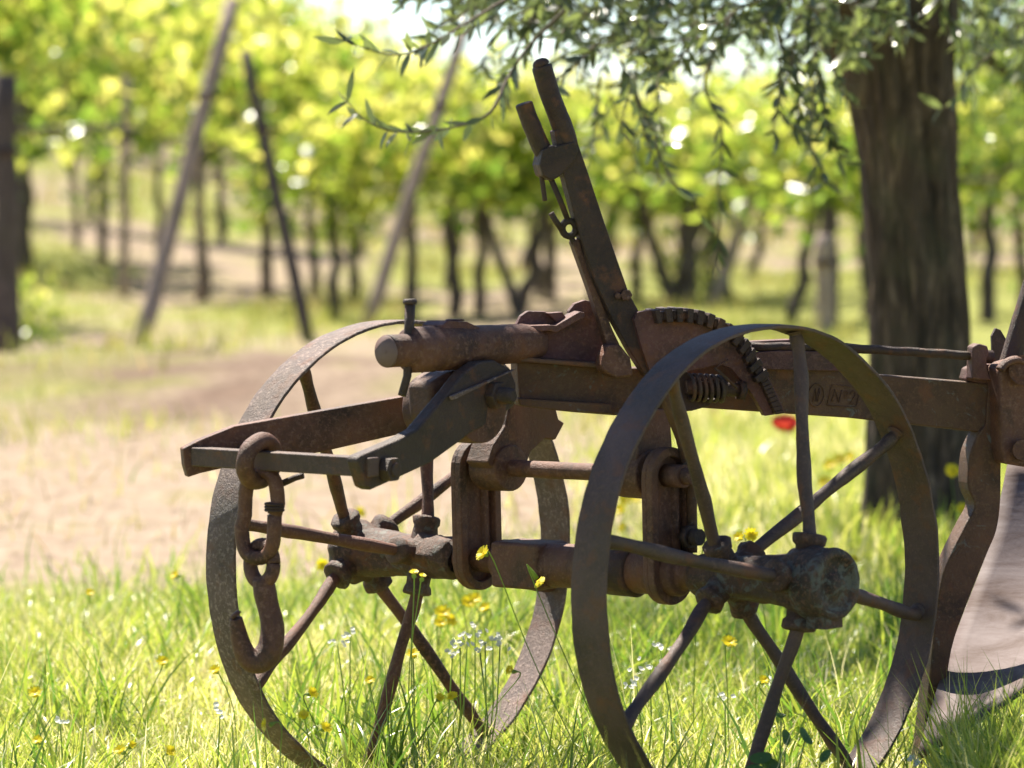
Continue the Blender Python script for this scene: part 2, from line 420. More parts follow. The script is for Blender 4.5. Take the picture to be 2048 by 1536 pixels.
def build_grass():
    P = []
    keepv = lambda x, y: np.clip(green_amount(x, y)/.62, 0, 1)
    # short dense sward
    P.append(blades(95000, thin(in_wedge(3.0, 6.2, .6, 1.0), keepv), lambda x, y: rng.uniform(.012, .045, len(x)), lambda x, y: rng.uniform(.0016, .0036, len(x)), .7, 1.4, lambda x, y: np.clip(hue_near(x, y)+.14+.28*(rng.uniform(0,1,len(x))<.16), 0, 1), 2))
    # blades
    tall = lambda x, y: (.035+.06*rng.beta(2, 3.2, len(x)))*(1+.5*np.clip(vnoise(x, y, 7, 5), -.6, 1.2))
    P.append(blades(62000, thin(in_wedge(3.0, 6.2, .6), keepv), tall, lambda x, y: rng.uniform(.0014, .0040, len(x)), .42, 1.1, hue_near, 4))
    # broad darker blades in tufts
    tc = [(rng.uniform(-.6, .8), rng.uniform(3.35, 5.6)) for _ in range(90)]
    def tuft(n):
        i = rng.integers(0, len(tc), n); c = np.array(tc)[i]; return c[:, 0]+rng.normal(0, .022, n), c[:, 1]+rng.normal(0, .022, n)
    P.append(blades(2600, tuft, lambda x, y: rng.uniform(.06, .15, len(x)), lambda x, y: rng.uniform(.003, .0062, len(x)), .38, .8, lambda x, y: rng.uniform(.05, .55, len(x)), 5))
    def by_share(n): return rng.uniform(.425, .75, n), rng.uniform(3.50, 3.86, n)
    P.append(blades(2300, by_share, lambda x, y: .06+.13*rng.beta(2, 2, len(x)), lambda x, y: rng.uniform(.002, .0045, len(x)), .26, .6, lambda x, y: rng.uniform(.2, .85, len(x)), 5))
    # seed stems, thin and long
    P.append(blades(900, thin(in_wedge(3.1, 5.8, .5), keepv), lambda x, y: rng.uniform(.09, .20, len(x)), lambda x, y: rng.uniform(.0009, .0014, len(x)), .32, .35, lambda x, y: rng.uniform(.1, .95, len(x)), 5))
    # farther verge
    P.append(blades(52000, thin(in_wedge(6.2, 12, .6), lambda x, y: keepv(x, y)**1.5*.95), lambda x, y: .03+.10*rng.beta(2, 3, len(x)), lambda x, y: rng.uniform(.003, .006, len(x)), .35, .8, lambda x, y: np.clip(hue_near(x, y)+.12*(x > .2), 0, .9), 3))
    P.append(blades(7000, thin(in_wedge(3.0, 6.0, .6), lambda x, y: keepv(x, y)*np.clip(.3+vnoise(x, y, 6, 9), 0, 1)), lambda x, y: rng.uniform(.018, .042, len(x)), lambda x, y: rng.uniform(.006, .012, len(x)), .9, 1.2, lambda x, y: rng.uniform(.05, .5, len(x)), 4))
    # straw bits pressed flat among the blades
    P.append(blades(11000, thin(in_wedge(3.0, 6.0, .6), keepv), lambda x, y: rng.uniform(.02, .07, len(x)), lambda x, y: rng.uniform(.0008, .002, len(x)), 1.4, .5, lambda x, y: rng.uniform(.84, 1.0, len(x)), 3, .012))
    me = raw_mesh('grass', *merge(P)); o = link_mesh('grass', me, M['grass'])
    props(o, 'bright green meadow grass with long thin blades and flattened straw around the wheels', 'grass', kind='stuff')
    # field weeds under the vines
    Q = []
    Q.append(blades(26000, thin(in_wedge(10.5, 34, .5, .8), lambda x, y: np.clip(.16+.9*vnoise(x, y*.22, 3.0, 21), 0, 1)*np.clip(1.3-((y>11.6)&(y<16)&(x<.4)), 0, 1)), lambda x, y: .05+.16*rng.beta(2, 3, len(x)), lambda x, y: rng.uniform(.006, .014, len(x)), .5, .8, lambda x, y: np.clip(.4+.3*vnoise(x, y, .9, 2)+rng.normal(0, .2, len(x)), 0, 1), 2))
    Q.append(blades(9000, in_wedge(34, 70, .4), lambda x, y: .08+.2*rng.beta(2, 3, len(x)), lambda x, y: rng.uniform(.012, .03, len(x)), .5, .8, lambda x, y: np.clip(.45+rng.normal(0, .25, len(x)), 0, 1), 2))
    Q.append(blades(1500, thin(in_wedge(7, 12.5, .5), lambda x, y: 1-.6*keepv(x, y)), lambda x, y: rng.uniform(.02, .09, len(x)), lambda x, y: rng.uniform(.003, .007, len(x)), .9, .8, lambda x, y: np.clip(.75+rng.normal(0, .2, len(x)), 0, 1), 2))
    me = raw_mesh('field_weeds', *merge(Q)); o = link_mesh('field_weeds', me, M['drygrass'])
    props(o, 'patchy dry weeds and grass on the sunlit soil of the vineyard', 'ground cover', kind='stuff')
build_grass()

# ------------------------------------------------------------------ plough
plough = thing('plough', 'old rusty two-wheeled iron plough standing in the grass under the olive tree', 'plough', tuple(L(0, 0, -.245)))
SPOKE_A = [-13, 32, 77, 122, 167, -148, -103, -58]
def wheel(uc, outer_sign, outer_first, seed, mrim):
    c = L(uc, 0, 0); R = .25; w2 = .0218; t = .0042
    mb = MB(); n = 180; prof = [(-w2, R-.0008), (-w2*.55, R), (w2*.55, R), (w2, R-.0008), (w2, R-t), (0, R-t-.0006), (-w2, R-t)]
    vs = []
    for i in range(n):
        a = 2*math.pi*i/n; d = math.cos(a)*W + math.sin(a)*V
        for (h, r) in prof:
            q = c+U*h+d*r; k = mnoise.noise(Vector(q)*9+Vector((seed, 0, 0)))*.0022 + mnoise.noise(Vector(q)*70)*.0005
            hh = h + .0014*mnoise.noise(Vector(q)*40+Vector((5, seed, 0)))
            vs.append(c+U*hh+d*(r+k))
    m = len(prof)
    fs = [(i*m+j, i*m+(j+1) % m, ((i+1) % n)*m+(j+1) % m, ((i+1) % n)*m+j) for i in range(n) for j in range(m)]
    mb.add(vs, fs, True); rim = mb.build('wheel', mrim, plough, bevel=0)
    md = rim.modifiers.new('edge', 'BEVEL'); md.width = .0006; md.limit_method = 'ANGLE'; md.angle_limit = math.radians(50)
    rim.data.shade_smooth()
    try:
        for e in rim.data.edges: pass
        rim.data.set_sharp_from_angle(angle=math.radians(40))
    except Exception: pass
    # spokes
    uo, ui = outer_sign*.052, -outer_sign*.042
    for i, A in enumerate(SPOKE_A):
        out = (i % 2 == 0) == outer_first
        du = uo if out else ui
        a = math.radians(A); d = math.cos(a)*W+math.sin(a)*V; tg = -math.sin(a)*W+math.cos(a)*V
        k = random.uniform(-.0045, .0045)
        p = [c+U*du*1.0+d*.024, c+U*du*.98+d*.05, c+U*du*.72+d*.095, c+U*du*.47+d*.150+tg*k*.2, c+U*du*.26+d*.196+tg*k*.8, c+U*du*.10+d*.226+tg*k, c+U*du*.02+d*.240+tg*k*.5, c+d*(R-t+.0005)]
        p = cat_rom(p, 5); r = [.0068+.0006*math.sin(j*.7+i) for j in range(len(p))]
        r[-1] = .0105; r[-2] = .0098; r[-3] = .0078
        MB().tube(p, r, 12, rough=.10, seed=i).build('spoke', mrim if mrim is M['rust_grey'] else M['rust'], rim)
    return rim
far_wheel = wheel(-.26, -1, False, 3, M['rust_rim'])
near_wheel = wheel(.26, 1, True, 8, M['rust_grey'])
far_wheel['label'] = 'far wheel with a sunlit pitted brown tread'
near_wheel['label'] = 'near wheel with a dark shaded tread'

def lug(mb, c, du, A, r0=.012, r1=.0145, h=.040, seed=0):
    a = math.radians(A); d = math.cos(a)*W+math.sin(a)*V
    mb.lathe(c+U*du+d*.006, d, [(0, r0*1.25), (.012, r0*1.1), (h*.7, r0), (h*.78, r1), (h*.95, r1*1.05), (h, r1*.93), (h+.001, r1*.5)], 14, .0022, seed, 110)
# far hub
def hub(uc, os_, outer_first, prof, parent, material, name='hub'):
    c = L(uc, 0, 0); mb = MB(); mb.lathe(c, U, sorted(prof+[(a_+.005, b_) for a_, b_ in prof[4:-3]]), 56, .0040, 3, 85)
    for i, A in enumerate(SPOKE_A):
        out = (i % 2 == 0) == outer_first
        lug(mb, c, os_*.052 if out else -os_*.042, A, .0125, .016 if out else .0145, .041 if out else .036, i)
    return mb.build(name, material, parent)
hub(-.26, -1, False, [(-.078, .012), (-.077, .026), (-.068, .033), (-.058, .035), (-.050, .031), (-.04, .0265), (0, .0235), (.035, .0215), (.045, .024), (.055, .0225), (.068, .0215), (.086, .0225), (.096, .0215), (.099, .017), (.099, .012)], far_wheel, M['rust_hub'])
hub(.26, 1, True, [(-.085, .013), (-.084, .020), (-.078, .0215), (-.05, .0215), (-.03, .0235), (0, .022), (.03, .026), (.04, .031), (.058, .034), (.066, .0345)], near_wheel, M['rust_hub'])
cap = MB(); cap.lathe(L(.26, 0, 0), U, [(.060, .030), (.061, .0352), (.066, .0362), (.072, .0345), (.084, .0345), (.090, .0350), (.0945, .0330), (.0950, .027), (.0918, .0255), (.0912, .0125), (.0945, .0110), (.0950, .003)], 48, .0016, 9, 90)
cap.box(L(.34, .004, -.036), U*.012, V*.013, W*.006); cap.build('hub_cap', M['rust_cap'], near_wheel)

# axle
ax = MB()
ax.lathe(L(0, 0, 0), U, [(-.175, .0125), (-.10, .0128), (-.099, .0225), (.05, .0232), (.155, .0228), (.157, .0135), (.18, .0135)], 32, .0011, 2, 50)
ax.box(L(-.058, .0, -.001), U*.034, V*.0245, W*.0238)
ax.build('axle', M['rust'], plough, bevel=.004)
col_ = MB(); col_.lathe(L(.075, 0, 0), U, [(-.02, .0235), (-.019, .0262), (.019, .0262), (.02, .0235)], 30, .0012, 2, 60)
col_.tube([L(.062, .02, -.004), L(.062, .034, -.004)], .008, 10); col_.build('axle_collar', M['rust_dark'], plough)
# upper cross rod
rod = MB(); rod.tube([L(-.135+.28*k/12, 0, .0975) for k in range(13)], .0088, 16, rough=.06); rod.tube([L(.128, 0, .0975), L(.160, 0, .0975)], .0115, 14)
rod.tube([L(.156, 0, .0975), L(.172, 0, .0975)], .0085, 10); rod.build('cross_rod', M['rust'], plough)

def stadium(u, rr, w0, w1, v0=0, k=14):
    pts = [L(u, v0+rr*math.cos(a), w1+rr*math.sin(a)) for a in np.linspace(0, math.pi, k)]
    pts += [L(u, v0+rr*math.cos(a), w0+rr*math.sin(a)) for a in np.linspace(math.pi, 2*math.pi, k)]
    return pts
def hanger(u, seed):
    mb = MB()
    mb.prism(stadium(u, .0300, -.002, .096), U*.007)
    o_, i_ = stadium(u+.007, .0300, -.002, .096), stadium(u+.007, .0205, -.002, .096)
    n = len(o_); o2 = [p+U*.008 for p in o_]; i2 = [p+U*.008 for p in i_]
    vs = o_+i_+o2+i2; fs = []
    for i in range(n):
        j = (i+1) % n
        fs += [(i, j, 2*n+j, 2*n+i), (n+j, n+i, 3*n+i, 3*n+j), (2*n+i, 2*n+j, 3*n+j, 3*n+i)]
    mb.add(vs, fs, False)
    mb.tube([L(u+.006, -.012, .005), L(u+.006, -.012, .090)], .006, 8)
    return mb.build('hanger_plate', M['rust'], plough, bevel=.0016)
hanger(-.142, 1)
hanger(.128, 2)
cbr = MB(); cbr.tube(cat_rom([pu(1322, 770, .15), pu(1340, 825, .15), pu(1362, 880, .15), pu(1380, 960, .15), pu(1384, 1030, .15), pu(1384, 1105, .15)], 5), .0062, 10, rough=.06, flat=.7); cbr.build('curved_brace', M['rust_beam'], plough)
hb = MB(); hb.tube([L(.155, -.012, .036), L(.168, -.012, .036)], .0085, 10); hb.tube([L(.150, -.012, .036), L(.158, -.012, .036)], .0125, 6)
hb.build('bolt', M['iron_black'], plough)

# brackets that carry the beam on the cross rod
def bracket(u0, u1, outline, seed):
    mb = MB(); mb.lathe(L(u0-.004, 0, .0975), U, [(0, .018), (.001, .0242), (u1-u0+.008, .0242), (u1-u0+.009, .014)], 26, .001, seed, 60)
    pts = [pu(px, py, u1) for px, py in outline]; mb.prism(pts, -U*(u1-u0))
    return mb.build('bracket', M['rust'], plough, bevel=.002)
bracket(-.118, -.085, [(1022, 798), (1012, 850), (988, 888), (976, 925), (1000, 955), (1050, 940), (1062, 905), (1090, 878), (1112, 880), (1130, 846), (1118, 838), (1112, 815), (1108, 798)], 1)
bracket(.080, .112, [(1283, 818), (1278, 880), (1272, 925), (1290, 965), (1320, 975), (1340, 960), (1346, 900), (1340, 818)], 2)

# beam with its top flange
bm_ = MB()
bm_.prism([bp(*p) for p in [(1034, 722), (1215, 735), (1300, 736), (1420, 726), (1520, 728), (1640, 735), (1700, 741), (1756, 749), (1965, 766), (1992, 768), (1990, 868), (1940, 863), (1698, 836), (1593, 829), (1405, 816), (1310, 828), (1230, 831), (1150, 825), (1120, 822), (1040, 812)]], -BN*.024)
bm_.build('beam', M['rust_beam'], plough, bevel=.0022)
fl = MB()
fl.prism([bp(1030, 713, .016), bp(1214, 727, .016), bp(1214, 738, .016), bp(1030, 723, .016)], -BN*.046)
fl.prism([bp(1036, 796, .014), bp(1225, 808, .014), bp(1225, 829, .014), bp(1120, 822, .014), bp(1040, 812, .014)], -BN*.014)
fl.build('saddle_flange', M['rust_beam'], plough, bevel=.0018)
rp = MB()
rp.prism([bp(*p, .010) for p in [(1505, 705), (1560, 701), (1640, 703), (1680, 727), (1690, 742), (1600, 741), (1510, 738)]], -BN*.009)
rp.prism([bp(*p, .002) for p in [(1500, 683), (1580, 679), (1650, 681), (1720, 700), (1720, 708), (1600, 692), (1500, 698)]], -BN*.016)
rp.build('reinforcing_plate', M['rust_red'], plough, bevel=.001)

# lettering cast on the beam: an oval badge and a framed N°2
def beam_frame(px, py, off):
    o_ = bp(px, py, off); x = bp(px+20, py+1.7, off)-o_; s = np.linalg.norm(x)/20; x /= np.linalg.norm(x); y = np.cross(BN, x); y = -y if y[2] < 0 else y
    return o_, x, y, s
let = MB(); o_, bx, by, ps = beam_frame(1632, 790, .0006)
def bpt(x, y): return o_ + bx*(x*ps) + by*(y*ps)
def stroke(pts, r=1.4):
    let.tube([bpt(x, y) for x, y in pts], r*ps, 6)
stroke([(15*math.cos(a)+1, 21*math.sin(a)) for a in np.linspace(0, 2*math.pi, 25)]); stroke([(-5, -13), (-2, 12), (1, -12), (6, 13)], 1.2); stroke([(5, -12), (8, 9)], 1.1)
stroke([(24, -17), (30, 21), (88, 21), (82, -17), (24, -17)], 1.3)
stroke([(33, -10), (37, 13), (47, -10), (51, 13)], 1.4)
stroke([(60+3.5*math.cos(a), 8+4*math.sin(a)) for a in np.linspace(0, 2*math.pi, 13)], 1.0); stroke([(56, 0), (64, 0)], 1.0)
stroke([(68, 7), (71, 13), (78, 13), (79, 6), (70, -10), (81, -10)], 1.4)
let.build('cast_lettering', M['rust_beam'], plough)

# sheet cams left of the lever
sc_ = MB()
sc_.prism([bp(*p, -.012) for p in [(1036, 718), (1026, 680), (1030, 655), (1042, 632), (1056, 622), (1092, 623), (1112, 634), (1138, 636), (1138, 622), (1150, 607), (1170, 600), (1188, 603), (1198, 616), (1206, 645), (1213, 668), (1210, 700), (1205, 728)]], -BN*.008)
sc_.build('cam_plate', M['rust_red'], plough, bevel=.0012)
sc2 = MB()
sc2.prism([bp(*p, .008) for p in [(1032, 661), (1033, 652), (1100, 650), (1112, 651), (1160, 623), (1169, 625), (1170, 634), (1112, 666), (1100, 662), (1060, 664), (1045, 672)]], -BN*.024)
sc2.tube([bp(1053, 665, .0), bp(1053, 665, .014)], .005, 8)
sc2.prism([bp(*p, -.002) for p in [(1095, 626), (1125, 624), (1136, 640), (1118, 648)]], -BN*.012)
sc2.build('catch_arm', M['rust_red'], plough, bevel=.001)

# toothed quadrant
qd = MB()
outer = [(1268, 640), (1276, 624), (1300, 620)]
arc = [(1310, 623), (1345, 619), (1380, 620), (1415, 627), (1448, 642), (1478, 662), (1502, 690), (1520, 722), (1540, 757), (1556, 790), (1572, 826)]
arcs = cat_rom(arc, 8)
cen = np.array([1370., 860.])
top = []
for i, p in enumerate(arcs):
    d = p-cen; d /= np.linalg.norm(d); k = 3.2 if (i % 5) < 3 and i < 62 else 0.0
    top.append(tuple(p + d*(k-1)))
inner = [(1530, 832), (1512, 800), (1490, 768), (1462, 736), (1440, 728), (1380, 742), (1330, 750), (1300, 742), (1285, 700)]
qd.prism([bp(*p, .030) for p in outer+top+inner], -BN*.010)
qd.build('quadrant', M['rust_red'], plough, bevel=.0006)
tr = MB()                                            # the toothed rack is wider than the web
for i in range(0, 62, 5):
    a, b = arcs[i], arcs[min(i+3, len(arcs)-1)]
    da = (a-cen)/np.linalg.norm(a-cen); db = (b-cen)/np.linalg.norm(b-cen)
    tr.prism([bp(*(a+da*3), .041), bp(*(b+db*3), .041), bp(*(b-db*26), .041), bp(*(a-da*26), .041)], -BN*.030)
for i in range(0, len(arcs)-1, 2):
    a, b = arcs[i], arcs[min(i+2, len(arcs)-1)]
    da = (a-cen)/np.linalg.norm(a-cen); db = (b-cen)/np.linalg.norm(b-cen)
    tr.prism([bp(*(a-da*2), .038), bp(*(b-db*2), .038), bp(*(b-db*20), .038), bp(*(a-da*20), .038)], -BN*.024)
tr.build('rack_teeth', M['rust_dark'], plough, bevel=.0010)
sp = MB()
c0, c1 = bp(1378, 774, .028), bp(1442, 778, .028)
pts = []
for i in range(111):
    t = i/110; a = t*2*math.pi*5.5; c = c0+(c1-c0)*t; pts.append(c+.0128*(math.cos(a)*V3(0, 0, 1)+math.sin(a)*BN))
sp.tube(pts, .0021, 7); sp.build('spring', M['iron_black'], plough)
tb = MB(); tb.tube([bp(1372, 774, .028), bp(1442, 778, .028), bp(1482, 780, .028)], .0070, 12); tb.tube([bp(1438, 777, .028), bp(1446, 778, .028)], .0135, 14)
tb.tube([bp(1476, 780, .028), bp(1488, 781, .028)], .0105, 6)
tb.tube([bp(1456, 720, .044), bp(1430, 736, .044), bp(1474, 776, .044)], .0017, 6)
tb.build('spring_rod', M['rust_dark'], plough)
cs = MB(); cs.prism([bp(*p, .020) for p in [(1300, 740), (1376, 742), (1384, 760), (1432, 792), (1420, 812), (1385, 822), (1330, 826)]], -BN*.020); cs.build('lever_housing', M['rust_dark'], plough, bevel=.002)

# lever
lv = MB()
lv.prism([bp(*p, .024) for p in [(1109, 262), (1141, 250), (1154, 280), (1180, 356), (1206, 435), (1232, 512), (1259, 588), (1290, 645), (1330, 716), (1348, 752), (1292, 752), (1262, 705), (1226, 640), (1190, 560), (1160, 470), (1138, 388), (1122, 330)]], -BN*.016)
lv.tube(cat_rom([bp(1083, 131, .016), bp(1088, 150, .016), bp(1100, 190, .016), bp(1118, 235, .016), bp(1130, 270, .016), bp(1137, 300, .016)], 4), [.0088, .0101, .0103]+[.0103]*10+[.0108]*8, 16, rough=.05)
lv.lathe(bp(1083, 131, .016), (bp(1078, 117, .016)-bp(1083, 131, .016)), [(0, .0088), (.003, .0085), (.0055, .0066), (.007, .0035), (.0074, .0005)], 16)
lv.build('lever', M['rust_dark'], plough, bevel=.0022)
lv2 = MB()
lv2.prism([bp(*p, .018) for p in [(1145, 484), (1158, 476), (1176, 540), (1198, 590), (1226, 660), (1262, 735), (1236, 748), (1214, 690), (1182, 587)]], -BN*.014)
lv2.build('lever_strap', M['rust'], plough, bevel=.0015)
bt = MB(); bt.tube([bp(1253, 590, .018), bp(1253, 590, .032)], .0062, 6); bt.tube([bp(1236, 592, .018), bp(1236, 592, .029)], .0035, 8); bt.build('bolt', M['rust'], plough, bevel=.001)
nt_ = MB(); nt_.prism([bp(*p, .034) for p in [(1203, 730), (1206, 712), (1216, 690), (1240, 688), (1262, 716), (1268, 752), (1232, 757), (1205, 742)]], -BN*.022); nt_.build('pivot_nut', M['rust'], plough, bevel=.003)
gp = MB()
g0 = [bp(1047, 206, .012), bp(1056, 232, .012), bp(1068, 262, .012), bp(1082, 294, .012), bp(1096, 322, .012), bp(1106, 342, .012)]
gp.tube(cat_rom(g0, 4), [.0098]*6+[.0100]*6+[.0104]*6+[.0112]*3, 14, rough=.06, flat=.8)
gp.prism([bp(*p, .028) for p in [(1086, 300), (1106, 290), (1112, 292), (1150, 282), (1158, 300), (1150, 322), (1122, 352), (1104, 362), (1086, 352), (1080, 330)]], -BN*.026)
gp.build('grip_trigger', M['rust_dark'], plough, bevel=.002)
tg = MB()
tg.tube(cat_rom([bp(1097, 352, .014), bp(1084, 350, .014), bp(1086, 372, .014), bp(1090, 402, .014)], 5), .0026, 8)
tg.tube([bp(1102, 358, .016), bp(1120, 400, .016), bp(1138, 446, .016)], .0030, 8)
tg.tube([bp(1138+17*math.cos(a)*.8, 457+19*math.sin(a)*.8, .016) for a in np.linspace(0, 2*math.pi, 19)], .0036, 8)
tg.tube([bp(1102, 426, .018), bp(1110, 440, .018), bp(1124, 460, .018)], .0032, 8)
tg.tube([bp(1140, 470, .016), bp(1150, 490, .014)], .0030, 8)
tg.build('trigger_linkage', M['rust_dark'], plough)

# draught pipe, sleeve, pin
pp = MB()
ep = pu(772, 703, .0); ev = loc_ = (ep-O)@V; ew = (ep-O)@W
pp.lathe(L(0, ev, ew), -V, [(0, .004), (.0004, .0150), (.0015, .0162), (.030, .0165), (.031, .0195), (.0325, .0222), (.060, .0226), (.062, .0214), (.066, .0214), (.068, .0228), (.098, .0226), (.101, .0208), (.19, .0200), (.21, .017)], 48, .0016, 4, 90)
pp.build('draught_pipe', M['rust'], plough)
pe = MB(); pe.lathe(L(0, ev+.0012, ew), -V, [(0, .0025), (.0002, .0152), (.003, .0156)], 32, 0, 0); pe.tube([L(0, ev+.0002, ew), L(0, ev+.0018, ew)], .0018, 8); M['pipe_face'] = simple('pipe_face', (.17, .105, .092), .7); pe.build('pipe_end', M['pipe_face'], plough)
pv = ev-.034
pn = MB(); pn.tube([L(0, pv, ew+.046), L(0, pv+.002, ew+.02), L(0, pv+.006, ew-.025), L(0, pv+.014, ew-.044)], [.0050, .0050, .0042, .0042], 12)
pn.tube([L(0, pv, ew+.045), L(0, pv, ew+.0475), L(0, pv, ew+.050)], [.0066, .0070, .0060], 12)
pn.build('pin', M['iron_black'], plough)
tp = MB(); tp.prism([pu(888, 676, .012), pu(886, 650, .012), pu(896, 641, .012), pu(935, 643, .012), pu(960, 655, .012), pu(962, 676, .012), pu(945, 684, .012)], -U*.030)
tp.tube([pu(910, 642, -.003), pu(910, 638, -.003)], .0095, 14); tp.build('lug_block', M['rust_red'], plough, bevel=.002)
# drum between the draught arms
PV, PW = .150, .170
dr = MB(); dr.lathe(L(0, PV, PW), U, [(-.056, .014), (-.055, .031), (-.049, .035), (-.03, .0355), (-.02, .034), (.015, .0345), (.028, .034), (.029, .02)], 40, .0018, 7, 40)
dr.build('pivot_drum', M['rust'], plough, bevel=.001)
hb2 = MB(); hb2.prism([pu(*p, .004) for p in [(862, 768), (900, 746), (940, 735), (1004, 733), (1020, 760), (1018, 830), (990, 868), (940, 884), (898, 874), (866, 836)]], -U*.036); hb2.build('pivot_casting', M['rust'], plough, bevel=.006)
# draught arms
A1 = L(-.058, PV, PW); B1u, B1v = -.172, .0
def vplane(A, B):
    d = np.array(B)-np.array(A); d[2] = 0; d /= np.linalg.norm(d); nn = V3(d[1], -d[0], 0); nn = nn if nn@U > 0 else -nn
    return lambda px, py, off=0.: onplane(px, py, A+nn*off, nn), nn
tipL = pu(385, 915, -.165); armL, nL = vplane(A1, tipL)
la = MB(); la.prism([armL(*p) for p in [(366, 897), (402, 879), (470, 852), (640, 822), (800, 794), (846, 784), (876, 790), (886, 830), (868, 868), (828, 862), (640, 905), (470, 931), (400, 947), (376, 955), (369, 930)]], -nL*.0135)
la.build('draught_arm', M['rust'], plough, bevel=.0016)
A2 = L(.030, PV, PW); tipR = pu(735, 945, .058); armR, nR = vplane(A2, tipR)
ra = MB(); ra.prism([armR(*p, .0) for p in [(716, 922), (720, 912), (800, 878), (836, 858), (900, 782), (930, 744), (958, 724), (990, 720), (1022, 738), (1034, 770), (1030, 812), (990, 842), (940, 868), (920, 884), (862, 926), (800, 955), (744, 980), (732, 975)]], -nR*.015)
ra.build('draught_arm', M['iron_black'], plough, bevel=.0026)
nu = MB()
q = armR(985, 790); nu.tube([q, q+nR*.010], .0145, 6); nu.tube([q, q+nR*.022, q+nR*.026], [.0085, .0085, .0060], 14)
nu.build('nut', M['iron_black'], plough, bevel=.0012); nu = MB()
q = armR(770, 938); nu.tube([q, q+nR*.012], .0125, 6); nu.tube([q, q+nR*.0145], .0070, 10); nu.build('nut', M['iron_black'], plough, bevel=.0012)
sb = MB(); sb.prism([armR(1024, 738, .002), armR(1016, 744, .002), armR(900, 800, .002), armR(897, 792, .002), armR(930, 778, .002)], nR*.004); sb.build('wear_strip', M['rust_rim'], plough, bevel=.0005)
cb0, cb1 = armL(398, 913), armR(742, 934)
d = cb1-cb0; d /= np.linalg.norm(d); e = np.cross(d, V3(0, 0, 1)); e /= np.linalg.norm(e)
cb = MB(); cb.box((cb0+cb1)/2, (cb1-cb0)/2+d*.004, e*.0080, V3(0, 0, 1)*.0093); cb.build('crossbar', M['rust_grey'], plough, bevel=.0016)

# rear control rod with its clamp
cr = MB(); cr.tube([bp(1500+ (1952-1500)*k/14, 693 + (711-693)*max(k-5, 0)/9 + (1.5 if k % 2 else 0), .004) for k in range(15)], .0048, 10, rough=.08)
cr.tube([bp(1946, 711, .004), bp(1984, 714, .004)], .0072, 8); cr.build('control_rod', M['rust_dark'], plough)
cl = MB(); cl.prism([bp(*p, .014) for p in [(1944, 758), (1946, 694), (1958, 687), (1976, 692), (1979, 706), (1974, 718), (1976, 740), (1984, 762)]], -BN*.016)
cl.prism([bp(*p, .0) for p in [(1932, 760), (1938, 738), (1960, 728), (1988, 728), (2000, 748), (2004, 768), (1960, 768)]], -BN*.02)
cl.build('rod_clamp', M['rust_red'], plough, bevel=.002)
# standard
sd = MB()
left = [(1972, 850), (1957, 868), (1941, 905), (1936, 950), (1938, 980), (1950, 1012), (1934, 1045), (1906, 1100), (1886, 1150), (1872, 1230), (1862, 1330), (1852, 1430), (1840, 1530)]
right = [(1870, 1530), (1888, 1420), (1904, 1300), (1935, 1208), (1974, 1110), (1994, 1060), (2002, 1000), (2003, 920), (2008, 760), (1978, 764)]
sd.prism([bp(*p, .004) for p in [tuple(q) for q in cat_rom(left, 4)]+[tuple(q) for q in cat_rom(right, 4)]], -BN*.026)
sd.build('standard', M['rust_beam'], plough, bevel=.003)
bk = MB(); bk.prism([bp(*p, .030) for p in [(1998, 738), (2010, 728), (2030, 722), (2075, 724), (2150, 738), (2150, 940), (2060, 936), (2010, 928), (2004, 900)]], -BN*.034); bk.build('frog_block', M['rust'], plough, bevel=.004)
cp2 = MB(); cp2.tube(cat_rom([bp(2000, 740, .038), bp(2012, 726, .038), (bp(2034, 720, .038)), bp(2056, 734, .038), bp(2062, 764, .038)], 5), .0075, 8, flat=.6)
cp2.build('clamp_ring', M['rust'], plough); cp2 = MB(); cp2.tube([bp(2048, 740, .026), bp(2048, 740, .044)], .016, 16); cp2.build('bolt', M['rust'], plough); cp2 = MB(); cp2.tube([bp(2046, 900, .026), bp(2046, 900, .046)], .011, 12); cp2.build('bolt', M['rust'], plough)
hd = MB(); hp = [bp(2016, 740, -.01), bp(2034, 680, -.01), bp(2058, 600, -.01), bp(2120, 400, -.01), bp(2230, 120, .0), bp(2420, -180, .05), bp(2700, -330, .1)]
hd.tube(cat_rom(hp, 5), .0115, 12, flat=1.0, rough=.04)
hp2 = [bp(2090, 745, -.10), bp(2170, 560, -.16), bp(2300, 260, -.3), bp(2460, -120, -.42), bp(2720, -300, -.46)]
hd.tube(cat_rom(hp2, 5), .0115, 12, rough=.04); hd.build('handle', M['rust_dark'], plough)
wg = MB(); wg.prism([bp(*p, -.05) for p in [(1992, 745), (1985, 700), (1984, 672), (1992, 656), (2002, 660), (2020, 690), (2030, 720), (2030, 745)]], -BN*.005); wg.build('wing_plate', M['rust_grey'], plough, bevel=.001)
# mouldboard: a twisted sheet leaning back, lit on its upper face
mbd = MB(); nu_, nv_ = 26, 22; gv = []
for i in range(nu_+1):
    s = i/nu_
    for j in range(nv_+1):
        t = j/nv_
        # left edge runs from (2015,935) down to (1868,1420); the right edge lies out of the picture
        lx = np.interp(t, [0, .25, .5, .68, .84, 1], [2014, 1984, 1930, 1893, 1866, 1840]); ly = 930 + 590*t
        ay_ = 4.30 - .42*t + .05*math.sin(math.pi*t); ax_, az_ = at(lx, ly, ay_)[[0, 2]]
        x = ax_ + .42*s + .06*s*t; y = ay_ + .22*s*s + .20*s*(1-t)
        z = az_ + s*t*t*.30 - .05*s*s*(1-t)
        gv.append(V3(x, y, z))
fs = [(i*(nv_+1)+j, i*(nv_+1)+j+1, (i+1)*(nv_+1)+j+1, (i+1)*(nv_+1)+j) for i in range(nu_) for j in range(nv_)]
mbd.add(gv, fs); mo = mbd.build('mouldboard', M['steel'], plough)
so_ = mo.modifiers.new('solid', 'SOLIDIFY'); so_.thickness = .006; so_.offset = -1

